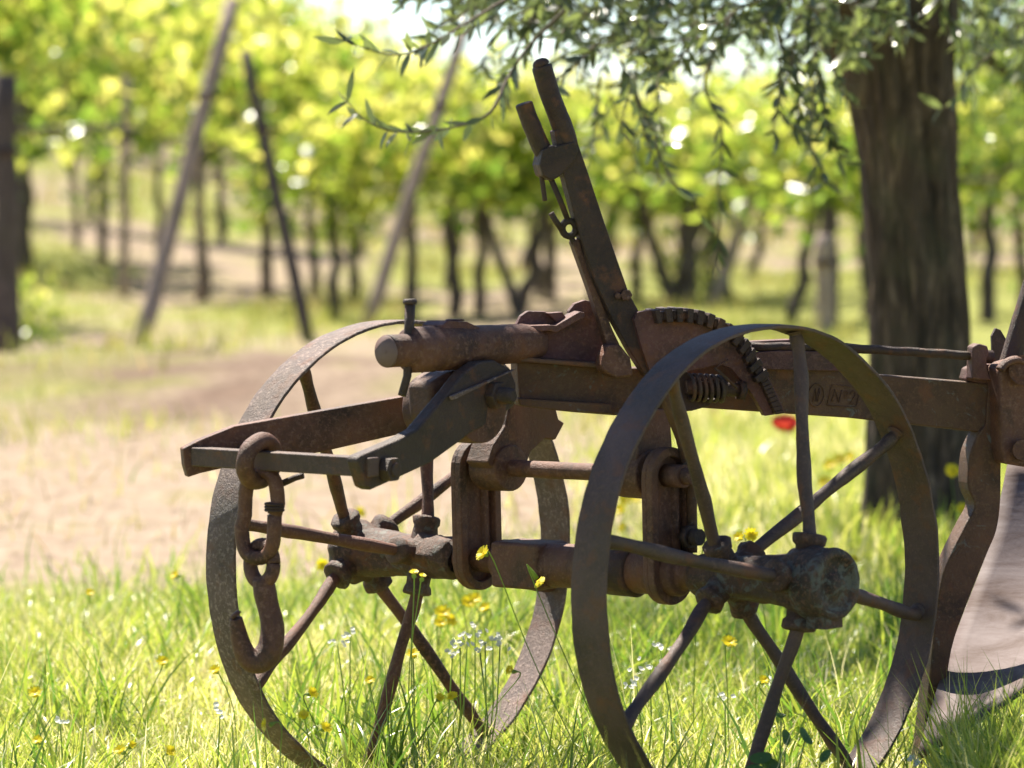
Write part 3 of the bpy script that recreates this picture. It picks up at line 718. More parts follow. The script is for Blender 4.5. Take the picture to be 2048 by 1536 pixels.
# ------------------------------------------------------------------ hook and links hanging from the crossbar
CH = 3.62
tcb = (at(522, 922, 3.6)-cb0)@d; cbp = cb0 + d*((cb1-cb0)@d)*.36; CH = cbp[1]
hook = thing('tow_hook', 'rusty iron hook hanging from two chain links on the crossbar of the plough', 'hook', tuple(at(520, 1340, CH)))
def hp_(px, py, o=0.): return at(px, py, CH-o)
rg = MB(); rg.tube([hp_(519+29*math.cos(a)+7*math.sin(a), 922-40*math.sin(a), -.024*math.cos(a)+.002) for a in np.linspace(0, 2*math.pi, 37)], .0088, 12, rough=.06)
rg.build('ring', M['rust'], hook)
lk = MB(); pts = []
for a in np.linspace(0, 2*math.pi, 49):
    x = 518+33*math.copysign(abs(math.cos(a))**.75, math.cos(a)) + (5 if math.sin(a) > 0 else -2); y = 1030-(86 if math.sin(a) > 0 else 86)*math.copysign(abs(math.sin(a))**.62, math.sin(a))
    pts.append(hp_(x, y, .012*math.cos(a)+.004))
lk.tube(pts, .0072, 12, rough=.08); lk.build('link', M['rust'], hook)
hk = MB()
eye = [hp_(524+23*math.cos(a), 1128-38*math.sin(a), .010*math.cos(a+.4)) for a in np.linspace(0, 2*math.pi, 33)]
hk.tube(eye, .0072, 12, rough=.05)
sh = [(527, 1160), (530, 1185), (536, 1212), (543, 1240), (545, 1270), (538, 1302), (518, 1322), (497, 1316), (484, 1292), (476, 1262), (472, 1236)]
rr = [.0105, .0112, .0108, .0112, .0120, .0128, .0128, .0112, .0095, .0080, .0062]
c_ = cat_rom([hp_(x, y, .004+.002*i) for i, (x, y) in enumerate(sh)], 5); r_ = np.interp(np.arange(len(c_))/5, range(len(rr)), rr)
hk.tube(c_, list(r_), 16, rough=.05); hk.tube([hp_(468, 1226, .024), hp_(473, 1232, .024)], [.0045, .0066], 10)
hk.build('hook', M['rust'], hook)
wr = MB()
for k in range(3): wr.tube([hp_(549+18*math.cos(a), 1008+k*6+2*math.sin(a), .0088*math.sin(a)+.016) for a in np.linspace(0, 2*math.pi, 13)], .0015, 6)
wr.tube([hp_(540, 975, .0), hp_(566, 966, .002), hp_(590, 955, .004), hp_(607, 951, .006)], .0032, 8, rough=.3); wr.build('binding_wire', M['rust_dark'], hook)

# ------------------------------------------------------------------ leaves on twigs
def leaf_cloud(centres, axes, normals, length, width, hue, fold=.12):
    """lanceolate leaves of 8 vertices: two rows bent along the midrib"""
    n = len(centres); T = axes/np.linalg.norm(axes, axis=1)[:, None]
    Nn = normals - (normals*T).sum(1)[:, None]*T; Nn /= np.linalg.norm(Nn, axis=1)[:, None]+1e-9; S = np.cross(T, Nn)
    tt = [0, .22, .5, .78, 1.0]; ww = [.08, .8, 1.0, .66, .03]; dr_ = [0, .02, 0.0, -.05, -.14]
    V_ = np.zeros((n, 5, 2, 3))
    for k in range(5):
        p = centres + T*(length*tt[k])[:, None] + Nn*(length*dr_[k])[:, None]
        s = S*(width*ww[k]*.5)[:, None]
        V_[:, k, 0] = p-s; V_[:, k, 1] = p+s
    k = np.arange(4)*2; q = np.stack([k, k+1, k+3, k+2], -1)
    f = (np.arange(n)[:, None, None]*10+q[None]).reshape(-1)
    return V_.reshape(-1, 3), f, np.repeat(hue, 10)
def unit(v): return v/(np.linalg.norm(v, axis=-1, keepdims=True)+1e-9)
def twig_leaves(path, spacing, ll, lw, hue0, skip=0.):
    P = np.array(path); segl = np.linalg.norm(np.diff(P, axis=0), axis=1); cum = np.concatenate([[0], np.cumsum(segl)]); tot = cum[-1]
    s = np.arange(tot*.04+.004, tot, spacing); 
    pos = np.stack([np.interp(s, cum, P[:, i]) for i in range(3)], -1)
    pos2 = np.stack([np.interp(np.minimum(s+.005, tot), cum, P[:, i]) for i in range(3)], -1); pos1 = np.stack([np.interp(np.maximum(s-.005, 0), cum, P[:, i]) for i in range(3)], -1)
    T = unit(pos2-pos1); rot = rng.uniform(0, 6.28)
    C, A, Nn, Ln, Wd, H = [], [], [], [], [], []
    for i in range(len(s)):
        t = T[i]; a = np.cross(t, V3(0, 0, 1) if abs(t[2]) < .9 else V3(1, 0, 0)); a /= np.linalg.norm(a); b = np.cross(t, a)
        ph = rot + (i % 2)*math.pi/2 + rng.normal(0, .35)
        for sg in (0, math.pi):
            if rng.uniform() < skip: continue
            o_ = math.cos(ph+sg)*a+math.sin(ph+sg)*b; an = rng.uniform(.45, 1.1)
            ax_ = t*math.cos(an)+o_*math.sin(an)+rng.normal(0, .12, 3)+V3(0, 0, -.10)
            C.append(pos[i]); A.append(ax_); Nn.append(t*.8+rng.normal(0, .45, 3)); Ln.append(ll*rng.uniform(.65, 1.15)); Wd.append(lw*rng.uniform(.75, 1.2)); H.append(np.clip(hue0+rng.normal(0, .22), 0, 1))
    if not C: return None
    return leaf_cloud(np.array(C), np.array(A), np.array(Nn), np.array(Ln), np.array(Wd), np.array(H))

def tree_trunk(name, path, radii, material, parent, seg=40, ridge=.10, seed=0):
    P = cat_rom(path, 14); R = np.interp(np.arange(len(P))/14, range(len(radii)), radii); vs = []
    for i, p in enumerate(P):
        t = P[min(i+1, len(P)-1)]-P[max(i-1, 0)]; t /= np.linalg.norm(t); x = np.cross(t, V3(0, 1, 0)); x /= np.linalg.norm(x); y = np.cross(t, x)
        for j in range(seg):
            a = 2*math.pi*j/seg; dd = math.cos(a)*x+math.sin(a)*y
            k = 1+ridge*mnoise.noise(Vector((math.cos(a)*2.6, math.sin(a)*2.6, p[2]*2.2+seed)))+ridge*.6*mnoise.noise(Vector((math.cos(a)*7, math.sin(a)*7, p[2]*5+seed)))+ridge*.35*mnoise.noise(Vector((math.cos(a)*17, math.sin(a)*17, p[2]*7+seed)))
            vs.append(p+dd*R[i]*k)
    fs = [(i*seg+j, i*seg+(j+1) % seg, (i+1)*seg+(j+1) % seg, (i+1)*seg+j) for i in range(len(P)-1) for j in range(seg)]
    return vs, fs

# ------------------------------------------------------------------ olive tree
TY = 6.9
olive = thing('olive_tree', 'dark-barked olive tree standing behind the plough with branches drooping over it', 'tree', tuple(at(1845, 1120, TY)))
tk = MB()
tpath = [at(1838, 1190, TY), at(1842, 1050, TY), at(1838, 800, TY), at(1832, 560, TY), at(1815, 330, TY), at(1798, 160, TY), at(1792, 60, TY), at(1788, -60, TY)]
vs, fs = tree_trunk('trunk', tpath, [.150, .106, .086, .079, .083, .096, .112, .11], M['bark'], olive, 110, .17)
tk.add(vs, fs)
vs, fs = tree_trunk('limb', [at(1806, 330, TY), at(1778, 170, TY), at(1722, 50, TY), at(1640, -80, TY-.12), at(1480, -260, TY-.5), at(1250, -480, TY-1.0), at(1000, -700, TY-1.4)], [.050, .078, .078, .062, .046, .028, .014], None, None, 24, .12, 4); tk.add(vs, fs)
vs, fs = tree_trunk('limb', [at(1810, 40, TY), at(1850, -120, TY+.1), at(1950, -380, TY+.3), at(2050, -700, TY+.3), at(2120, -1100, TY+.2)], [.088, .068, .052, .036, .02], None, None, 24, .12, 9); tk.add(vs, fs)
tk.build('trunk', M['bark'], olive)
br = MB(); parts = []
def add_twig(path, r0=.0028, spacing=.016, ll=.047, lw=.0105, hue=.45, skip=.1, k=5):
    P = cat_rom(path, k); br.tube(P, list(np.linspace(r0, .0007, len(P))), 5, caps=False)
    q = twig_leaves(P, spacing, ll, lw, hue, skip)
    if q is not None: parts.append(q)
def pxt(pts, Y): return [at(x, y, Y + (Yo if len(p_) > 2 else 0)) if False else at(x, y, Y) for p_ in [()] for x, y in pts]
add_twig([at(1120, -60, 5.3), at(1010, 0, 5.25), at(930, 48, 5.2), at(845, 96, 5.15), at(777, 109, 5.1), at(671, 76, 5.05)], .003, .019, .040, .0095, .55, .25)
add_twig([at(1130, 20, 5.3), at(1060, 90, 5.3), at(1019, 150, 5.25), at(982, 222, 5.2), at(930, 249, 5.2), at(845, 263, 5.15), at(777, 260, 5.1), at(725, 236, 5.1), at(686, 192, 5.05)], .003, .017, .042, .0095, .5, .2)
add_twig([at(1090, -20, 5.6), at(1050, 68, 5.6), at(1012, 137, 5.6), at(1006, 200, 5.6)], .003, .015, .044, .010, .4)
add_twig([at(960, -40, 5.5), at(935, 20, 5.5), at(870, 60, 5.45), at(850, 100, 5.4)], .002, .014, .035, .009, .5)
add_twig([at(1470, 20, 6.1), at(1409, 162, 6.1), at(1444, 259, 6.1), at(1437, 380, 6.1), at(1440, 460, 6.1), at(1425, 560, 6.1)], .003, .022, .045, .010, .35, .35)
add_twig([at(1240, 120, 6.0), at(1300, 250, 6.0), at(1340, 356, 6.0), at(1385, 397, 6.0), at(1400, 430, 6.0)], .003, .02, .045, .010, .35, .3)
add_twig([at(1530, -40, 6.2), at(1565, 104, 6.2), at(1596, 173, 6.2), at(1603, 259, 6.2), at(1644, 339, 6.2), at(1650, 372, 6.2)], .003, .017, .047, .011, .3, .1)
add_twig([at(1620, 40, 6.2), at(1640, 170, 6.2), at(1655, 270, 6.2), at(1690, 330, 6.2)], .003, .016, .044, .010, .3, .1)
add_twig([at(1600, 20, 6.0), at(1580, 140, 6.0), at(1560, 220, 6.0), at(1620, 280, 6.0)], .003, .016, .044, .010, .3, .1)
add_twig([at(1760, -40, 6.1), at(1740, 30, 6.1), at(1700, 80, 6.0), at(1690, 120, 6.0)], .003, .012, .055, .013, .95, .0)
add_twig([at(1700, -50, 6.1), at(1660, 10, 6.1), at(1640, 50, 6.1)], .003, .011, .055, .013, .9, .0)
add_twig([at(1830, -50, 6.1), at(1800, 0, 6.1), at(1780, 50, 6.1), at(1790, 84, 6.1)], .003, .012, .055, .012, .9, .0)
add_twig([at(1890, -60, 6.1), at(1880, 0, 6.1), at(1900, 40, 6.1), at(1930, 60, 6.1)], .003, .013, .055, .012, .7, .1)
add_twig([at(1990, 100, 6.3), at(1930, 160, 6.3), at(1900, 210, 6.3), at(1860, 218, 6.3)], .002, .03, .05, .012, .7, .3)
# the visible fringe of the crown
for i in range(125):
    px = rng.uniform(900, 1720); Y = rng.uniform(5.4, 7.0); ln = rng.uniform(50, 150)
    drop = np.interp(px, [900, 1100, 1300, 1500, 1720], [60, 120, 150, 150, 130])
    y0 = rng.uniform(-90, max(drop-40, 20)); sx = rng.normal(-20, 95); y1 = min(y0+ln*rng.uniform(.1, 1), drop+rng.normal(40, 50))
    add_twig([at(px, y0, Y), at(px+sx*.35+rng.normal(0, 14), y0+(y1-y0)*.35, Y+.05), at(px+sx*.7+rng.normal(0, 14), y0+(y1-y0)*.72, Y+.03), at(px+sx, y1, Y)], .0020, .0125, .034, .0095, rng.uniform(.15, .75), .2, 4)
for i in range(24):                                   # loose hanging sprays
    px = rng.choice([rng.uniform(1180, 1490), rng.uniform(1540, 1700), rng.uniform(1130, 1300)]); Y = rng.uniform(5.7, 6.8)
    y0 = rng.uniform(60, 200); y1 = y0+rng.uniform(70, 230)*(1 if px < 1560 else .8); sx = rng.normal(10, 40)
    add_twig([at(px, y0, Y), at(px+sx*.2, y0+(y1-y0)*.4, Y), at(px+sx*.7+rng.normal(0, 10), y0+(y1-y0)*.75, Y), at(px+sx, y1, Y)], .0018, .017, .035, .0092, rng.uniform(.15, .7), .3, 4)
for i in range(26):
    px = rng.uniform(1905, 2100); Y = rng.uniform(6.3, 7.4); y0 = rng.uniform(-120, 60); y1 = y0+rng.uniform(60, 160); sx = rng.normal(10, 40)
    add_twig([at(px, y0, Y), at(px+sx*.3, y0+(y1-y0)*.4, Y), at(px+sx, y1, Y)], .0018, .022, .045, .0105, rng.uniform(.5, .9), .3, 4)
# the crown above the picture; its shade falls on the plough and the grass
def crown_twig(c, ln):
    dv = unit(rng.normal(0, 1, 3)+V3(0, 0, -.5)); c = np.array(c); P = [c-dv*ln*.5, c+rng.normal(0, .01, 3), c+dv*ln*.5+V3(0, 0, -.03)]
    if min(p[2]-(CAMZ+.034*p[1]) for p in P) < 0: return
    add_twig(P, .002, .018, .050, .0125, rng.uniform(.2, .6), .05, 3)
S_ = V3(*SUN)
for i in range(360):
    crown_twig((rng.uniform(-.30, 2.6), rng.uniform(5.0, 8.2), 1.05+abs(rng.normal(0, .55))), rng.uniform(.15, .35))
shade_tgt = [L(.26, .25*math.sin(a), .25*math.cos(a)) for a in np.linspace(-.35, 2.1, 26)] + [L(.33, 0, .02)]*2 + [V3(rng.uniform(.55, .85), rng.uniform(3.95, 4.35), rng.uniform(.1, .45)) for _ in range(14)] + [L(.26, .25*math.sin(a), .25*math.cos(a)) for a in np.linspace(-1.9, -.5, 5)]
for i in range(230):  # added unseen twigs along the sun rays to shade near wheel and mouldboard
    T_ = shade_tgt[rng.integers(len(shade_tgt))]; z = rng.uniform(1.15, 1.9); s = (z-T_[2])/S_[2]
    crown_twig(T_+S_*s+rng.normal(0, .022, 3), rng.uniform(.10, .18))
props(br.build('twigs', M['twig'], olive), kind='stuff')
me = raw_mesh('foliage', *merge(parts)); link_mesh('foliage', me, M['olive'], olive)
print('olive leaves', sum(len(p[0]) for p in parts)//10)

# ------------------------------------------------------------------ another olive farther right
def far_olive(px, Y, h, cr_, label, nl=6500, seed=1, pxs=0):
    base = at(px, 600, Y); base[2] = terrain(base[0], base[1]); r = thing('olive_tree', label, 'tree', tuple(base))
    t = MB(); vs, fs = tree_trunk('trunk', [base-V3(0, 0, .05), base+V3(.03, 0, .6), base+V3(-.02, 0, 1.2), base+V3(.1, 0, h*.62)], [.10, .075, .07, .05], None, None, 20, .12, seed); t.add(vs, fs)
    for k in range(5):
        a = k*1.3+seed; t.tube(cat_rom([base+V3(0, 0, 1.0), base+V3(math.cos(a)*.4, math.sin(a)*.4, h*.55), base+V3(math.cos(a)*.9*cr_*.6, math.sin(a)*.9*cr_*.6, h*.8)], 4), list(np.linspace(.045, .012, 9)), 8)
    t.build('trunk', M['bark'], r)
    C = []; n = 0
    cl = [(base+V3(*(unit(rng.normal(0, 1, 3))*cr_*rng.uniform(.3, 1.0)*V3(1, 1, .85)))+V3(0, 0, h*.62)) for _ in range(60)]
    cc = np.array(cl)[rng.integers(0, 60, nl)]+rng.normal(0, .16, (nl, 3))
    q = leaf_cloud(cc, rng.normal(0, 1, (nl, 3))+V3(0, 0, -.4), rng.normal(0, 1, (nl, 3)), rng.uniform(.04, .065, nl), rng.uniform(.012, .018, nl), np.clip(rng.normal(.5, .25, nl), 0, 1))
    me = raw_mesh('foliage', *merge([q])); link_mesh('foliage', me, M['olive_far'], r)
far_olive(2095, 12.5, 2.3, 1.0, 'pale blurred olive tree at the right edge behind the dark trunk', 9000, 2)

# ------------------------------------------------------------------ vines and posts
def vine_leaf_mesh(name, n, sx, sy, sz, seed):
    r = np.random.default_rng(seed)
    ncl = 34; cl = np.stack([r.uniform(-sx, sx, ncl), r.normal(0, sy*.5, ncl), r.uniform(-1, 1, ncl)**1*sz], -1)
    hang = r.uniform(0, 1, ncl) < .25; cl[hang, 2] -= .15
    c = cl[r.integers(0, ncl, n)]+r.normal(0, 1, (n, 3))*V3(.13, .10, .12)
    size = r.uniform(.034, .078, n)
    # each leaf: a five-lobed fan folded along its midrib
    ang = np.array([-2.7, -1.75, -1.0, -.35, 0, .35, 1.0, 1.75, 2.7]); rad = np.array([.75, .95, .62, .85, 1.25, .85, .62, .95, .75]); rad = rad[[0, 1, 2, 3, 4, 5, 6, 7, 8]]
    T = unit(r.normal(0, 1, (n, 3))+V3(0, 0, -.8)); Nn = r.normal(0, 1, (n, 3))+V3(0, -.3, .5); Nn = unit(Nn-(Nn*T).sum(1)[:, None]*T); S = np.cross(T, Nn)
    V_ = np.zeros((n, 10, 3)); V_[:, 0] = c
    for k in range(9):
        V_[:, k+1] = c + T*(size*rad[k]*math.cos(ang[k]))[:, None] + S*(size*rad[k]*math.sin(ang[k]))[:, None] + Nn*(size*.18*abs(math.sin(ang[k])))[:, None]
    q = np.array([[0, 1, 2, 3], [0, 3, 4, 5], [0, 5, 6, 7], [0, 7, 8, 9]])
    f = (np.arange(n)[:, None, None]*10+q[None]).reshape(-1)
    hue = np.clip(.5 + .28*np.repeat(1, n)*(c[:, 2]/sz)*.5 + r.normal(0, .30, n), 0, 1)
    return raw_mesh(name, V_.reshape(-1, 3), f, np.arange(0, len(f), 4), np.full(len(f)//4, 4), np.repeat(hue, 10))
VM = [vine_leaf_mesh('foliage', 430, .62, .34, .42, s) for s in (1, 2, 3)]
VMT = [vine_leaf_mesh('foliage', 560, .62, .36, .56, s) for s in (4, 5)]
for m_ in VM+VMT: m_.materials.append(M['vine']); m_.shade_smooth()
def trunk_mesh(seed, lean=(0, 0)):
    r = np.random.default_rng(seed); mb = MB(); p = [V3(0, 0, -.06)]
    for k in range(1, 7): p.append(V3(r.normal(0, .011)+lean[0]*k/6, r.normal(0, .011)+lean[1]*k/6, .16*k))
    P = cat_rom(p, 4); mb.tube(P, list(np.linspace(.038, .026, len(P))), 10, rough=.25, seed=seed)
    tp_ = p[-1]
    for sg in (-1, 1): mb.tube(cat_rom([tp_, tp_+V3(sg*.12, 0, .1), tp_+V3(sg*.4, .02, .13), tp_+V3(sg*.6, 0, .12)], 4), list(np.linspace(.022, .010, 13)), 7)
    for k in range(5): x = r.uniform(-.5, .5); mb.tube([tp_+V3(x, 0, .1), tp_+V3(x+r.normal(0, .08), r.normal(0, .06), .6)], [.006, .003], 5)
    me = bpy.data.meshes.new('trunk'); me.from_pydata(mb.v, [], mb.f); me.materials.append(M['vinebark']); me.shade_smooth(); return me
TM = [trunk_mesh(s) for s in (1, 2, 3)] + [trunk_mesh(4, (.16, 0)), trunk_mesh(5, (-.16, 0))]
def depth_of(px, py):
    """distance at which the ground is seen at this height in the view"""
    lo, hi = 8., 60.
    for _ in range(40):
        m_ = (lo+hi)/2; p = at(px, py, m_)
        if p[2] > terrain(p[0], p[1]): lo = m_
        else: hi = m_
    return lo
def vine(x, y, sc=1.0, hs=1.0, tm=0, fm=0, rot=0., group='grapevines in the rows', label='grapevine in the blurred rows farther up the vineyard', w=1.0, tall=False, fz=None):
    z = terrain(x, y); r = thing('grapevine', label, 'vine', (x, y, z), group); r.rotation_euler[2] = rot
    a = bpy.data.objects.new('trunk', TM[tm]); COL.objects.link(a); a.parent = r; a.scale = (w, w, hs)
    m_ = VMT[fm % 2] if tall else VM[fm % 3]
    b = bpy.data.objects.new('foliage', m_); COL.objects.link(b); b.parent = r; b.location = (0, 0, (fz if fz else (1.56 if tall else 1.38))*hs); b.scale = (sc, sc, hs); b.rotation_euler[2] = rng.choice([0, math.pi])
    return r
def post(px0, py0, px1, py1, Y, rad, label, dy=0.):
    b0 = at(px0, py0, Y); t1 = at(px1, py1, Y+dy); b0[2] -= .04; r = thing('vineyard_post', label, 'post', tuple(b0), 'posts of the vineyard trellis')
    mb = MB(); n = 8; mb.tube([b0+(t1-b0)*k/n+rng.normal(0, .004, 3) for k in range(n+1)], list(np.linspace(rad, rad*.82, n+1)), 12, rough=.05); mb.build('pole', M['vinebark'] if 'dark' in label else M['postwood'], r)
    tie = MB(); q = b0+(t1-b0)*.72; dd = (t1-b0)/np.linalg.norm(t1-b0); tie.tube([q, q+dd*.03], rad*1.12, 12); tie.build('wire_tie', M['iron_black'], r); return r
near = [ # base px, base py, trunk mesh, tall, height scale, width of stem
    (28, 690, 4, 1, 1.02, 1.5), (52, 545, 1, 1, 1.1, 1.2), (205, 535, 0, 1, 1.0, 1.0), (405, 602, 2, 1, .96, 1.0),
    (440, 480, 1, 1, 1.1, .8), (532, 592, 0, 1, .86, 1.2), (625, 592, 2, 0, .84, 1.0), (668, 640, 1, 0, .71, 1.0), (150, 500, 2, 1, 1.1, .8), (318, 560, 1, 1, 1.0, .8),
    (822, 640, 0, 0, .82, 1.0), (905, 632, 2, 0, .80, 1.2), (960, 628, 1, 0, .78, 1.0), (1040, 622, 3, 0, .74, 1.3),
    (1102, 605, 0, 0, .72, .9), (1180, 600, 2, 0, .72, 1.0), (1272, 600, 1, 0, .84, 1.0), (1345, 606, 3, 0, .70, 1.5), (1372, 612, 0, 0, .70, 1.8), (1460, 600, 4, 0, .70, 1.0),
    (1582, 645, 3, 0, .70, 1.0), (1655, 655, 0, 0, .70, 1.5), (1730, 640, 2, 0, .70, 1.0), (1975, 645, 1, 0, .8, 1.2), (2040, 620, 2, 0, .8, 1.0), (2120, 640, 0, 0, .8, 1.0), (-60, 660, 2, 1, 1.0, 1.1), (-150, 640, 1, 1, 1.0, 1.0)]
NEARL = ['stout grapevine with its foot nearest the left edge of the picture', 'grapevine whose dark stem stands just behind the thick post at the left edge', 'slim grapevine left of the thin grey upright post', 'grapevine with a straight stem right of the long pale leaning pole', 'faint short-stemmed grapevine behind the one right of the long pale pole',
 'stout grapevine seen between the stem right of the pale pole and the dark leaning pole', 'grapevine directly behind the foot of the dark left-leaning pole', 'low grapevine just right of the dark left-leaning pole', 'faint grapevine left of the slim stem by the thin grey post', 'grapevine seen behind the lower part of the long pale leaning pole',
 'grapevine just right of the pale pole above the far wheel', 'grapevine behind the plough pin, second stem right of the pale pole', 'straight-stemmed grapevine above the draught pipe', 'grapevine with a stem leaning right above the cam plate of the plough', 'thin grapevine just left of the plough lever',
 'grapevine hidden behind the lower part of the plough lever', 'grapevine just right of the plough lever', 'thick grapevine leaning right above the toothed quadrant', 'thickest grapevine stem above the top of the near wheel', 'grapevine with a stem leaning left by the pale pole near the olive trunk',
 'grapevine leaning right a little left of the olive trunk', 'dark grapevine stem beside the short grey post', 'grapevine partly hidden by the left side of the olive trunk', 'first grapevine right of the olive trunk', 'second grapevine right of the olive trunk', 'grapevine just outside the right edge behind the plough handle', 'grapevine just outside the left edge', 'farthest left grapevine of the nearest rows']
for i, (px, py, tm, tall, hs, w_) in enumerate(near):
    Y = depth_of(px, py); p = at(px, py, Y)
    vine(p[0], p[1], .92, hs, tm, i, rng.uniform(-.2, .2), 'grapevines of the nearest rows', NEARL[i], w_, tall=bool(tall))
    if i in (0, 2, 7, 17):                             # young shoots at the foot or on the stem
        sh_ = bpy.data.objects.new('foliage', VM[i % 3]); COL.objects.link(sh_); sh_.parent = [o for o in bpy.data.objects if o.get('label') == NEARL[i]][0]; sh_.scale = (.26, .4, .42); sh_.location = (.06, 0, .16 if i in (0, 17) else .66)
post(14, 705, 8, 150, depth_of(14, 705), .064, 'thick dark upright vineyard post at the left edge')
post(50, 548, 44, 200, depth_of(50, 548), .056, 'broad dark post standing behind the thick one at the left edge')
post(247, 600, 252, 150, depth_of(247, 600), .034, 'thin grey upright post just left of the leaning pole')
post(278, 690, 466, 0, depth_of(278, 690), .047, 'long pale pole leaning right in the left part of the vineyard', .6)
post(620, 680, 488, 100, depth_of(620, 680), .036, 'dark thin pole leaning left with its foot by the far wheel', .3)
post(728, 650, 935, 45, depth_of(728, 650), .042, 'pale pole leaning right behind the far wheel', .6)
post(1418, 612, 1560, 250, depth_of(1418, 612), .045, 'pale leaning pole left of the olive trunk', .4)
post(1650, 668, 1648, 470, depth_of(1650, 668), .050, 'short grey upright post beside the olive trunk')
post(1042, 628, 950, 370, depth_of(1042, 628), .034, 'dark thin stake leaning left behind the cam plate of the plough')
post(1348, 612, 1272, 372, depth_of(1348, 612), .040, 'dark stake leaning left above the toothed quadrant')
post(398, 604, 404, 210, depth_of(398, 604), .026, 'thin grey upright stake just right of the long pale leaning pole')
nv = 0
for Y in (25.5, 29, 33, 38, 44, 51, 60, 70, 82, 96, 112):
    hw = Y*.133*1.5; x = -hw+rng.uniform(0, .6)
    while x < hw:
        yy = Y+rng.normal(0, .25); pxx = CX+FPX*x/yy
        if not (Y < 27 and pxx < 500) and not (Y < 56 and 40 < pxx < 540 and rng.uniform() < .45):
            hs = rng.uniform(.9, 1.05)*float(np.interp(pxx, [540, 680, 900, 1080], [1.08, .92, .84, .74]))
            vine(x, yy, 1.0, hs, int(rng.integers(0, 5)), nv, rng.uniform(-.15, .15)); nv += 1
        x += 1.10+ .004*Y + rng.uniform(-.15, .30)
print('far vines', nv)

# ------------------------------------------------------------------ wild flowers
def petal_ring(mb, c, ax, n, r, w, cup, seed=0):
    ax = ax/np.linalg.norm(ax); x = np.cross(ax, V3(.3, .8, .2)); x /= np.linalg.norm(x); y = np.cross(ax, x)
    for k in range(n):
        a = 2*math.pi*k/n+rng.normal(0, .06); dd = math.cos(a)*x+math.sin(a)*y; s = -math.sin(a)*x+math.cos(a)*y; rr = r*rng.uniform(.85, 1.08)
        v = [c+dd*r*.12-s*w*.3, c+dd*r*.12+s*w*.3, c+dd*rr*.6+ax*cup*.55-s*w*.55, c+dd*rr*.6+ax*cup*.55+s*w*.55, c+dd*rr+ax*cup-s*w*.38, c+dd*rr+ax*cup+s*w*.38]
        mb.add(v, [(0, 1, 3, 2), (2, 3, 5, 4)])
def flower(px, py, Y, dia, label, group, ax=None, stem=True, bend=None, matp='yellow', kind='yellow_wildflower', cat='flower'):
    c = at(px, py, Y); zt = terrain(c[0], c[1]); bx_ = c[0]+(rng.normal(0, .02) if bend is None else bend); base = V3(bx_, c[1]+rng.normal(0, .01), zt)
    r = thing(kind, label, cat, tuple(base), group); axv = unit(V3(rng.normal(0, .5), -.75, .7)) if ax is None else unit(V3(*ax))
    mb = MB(); petal_ring(mb, c, axv, 13, dia/2, dia*.17, dia*.10); petal_ring(mb, c+axv*.0012, axv, 9, dia*.33, dia*.15, dia*.14); mb.build('petals', M[matp], r)
    st = MB(); mid = (base+c)/2+V3(rng.normal(0, .008), 0, .01); cc = c-axv*.004; st.tube(cat_rom([base, mid, cc-axv*.012, cc], 4), [.0006]*8+[.0008]*3+[.0024, .0028], 6); st.build('stem', M['stem'], r)
    return r
flower(966, 1107, 3.86, .0175, 'yellow wildflower in front of the left hanger plate of the plough', 'yellow wildflowers', (-.75, -.5, .6), bend=.13)
flower(1078, 1162, 3.88, .0150, 'yellow wildflower half turned away below the axle', 'yellow wildflowers', (.55, .3, -.6), bend=.10)
flower(1502, 1070, 4.25, .0165, 'yellow wildflower above the hub of the near wheel seen against the grass', 'yellow wildflowers', (.1, -.9, .3), bend=.02)
flower(1478, 1074, 4.28, .0145, 'smaller yellow wildflower just left of the one above the near hub', 'yellow wildflowers', (-.5, -.6, .5), bend=.02)
flower(1418, 1095, 4.2, .0145, 'yellow wildflower peeping out beside the right hanger plate', 'yellow wildflowers', (.4, -.6, .5))
flower(828, 1145, 3.80, .010, 'closed yellow wildflower bud in front of the far hub', 'yellow wildflowers', (0, -.3, 1), bend=.01)
flower(845, 1152, 3.80, .008, 'tiny yellow bud right beside the closed wildflower at the far hub', 'yellow wildflowers', (.2, -.3, 1), bend=.0)
flower(826, 1308, 3.95, .015, 'yellow wildflower in the grass below the far wheel hub', 'yellow wildflowers', (0, -.6, .8))
flower(531, 1450, 3.68, .014, 'yellow wildflower on a bent stalk in front of the foot of the far wheel', 'yellow wildflowers', (-.9, -.3, .1), bend=.04)
flower(645, 1130, 5.1, .018, 'round blurred yellow wildflower left of the far hub', 'yellow wildflowers', (0, -.9, .3))
flower(1458, 1284, 4.1, .017, 'yellow wildflower between two spokes of the near wheel', 'yellow wildflowers', (.2, -.7, .7))
flower(1528, 1360, 4.0, .012, 'yellow wildflower beside the lower spoke of the near wheel', 'yellow wildflowers', (.2, -.7, .7))
flower(1708, 1118, 5.2, .015, 'lone yellow wildflower in the grass right of the near hub', 'yellow wildflowers', (.5, -.5, .7))
flower(1905, 942, 6.3, .026, 'blurred yellow wildflower at the foot of the olive trunk', 'yellow wildflowers', (0, -.8, .6))
flower(1925, 1018, 6.0, .020, 'blurred yellow wildflower low beside the curved standard', 'yellow wildflowers', (0, -.8, .6))
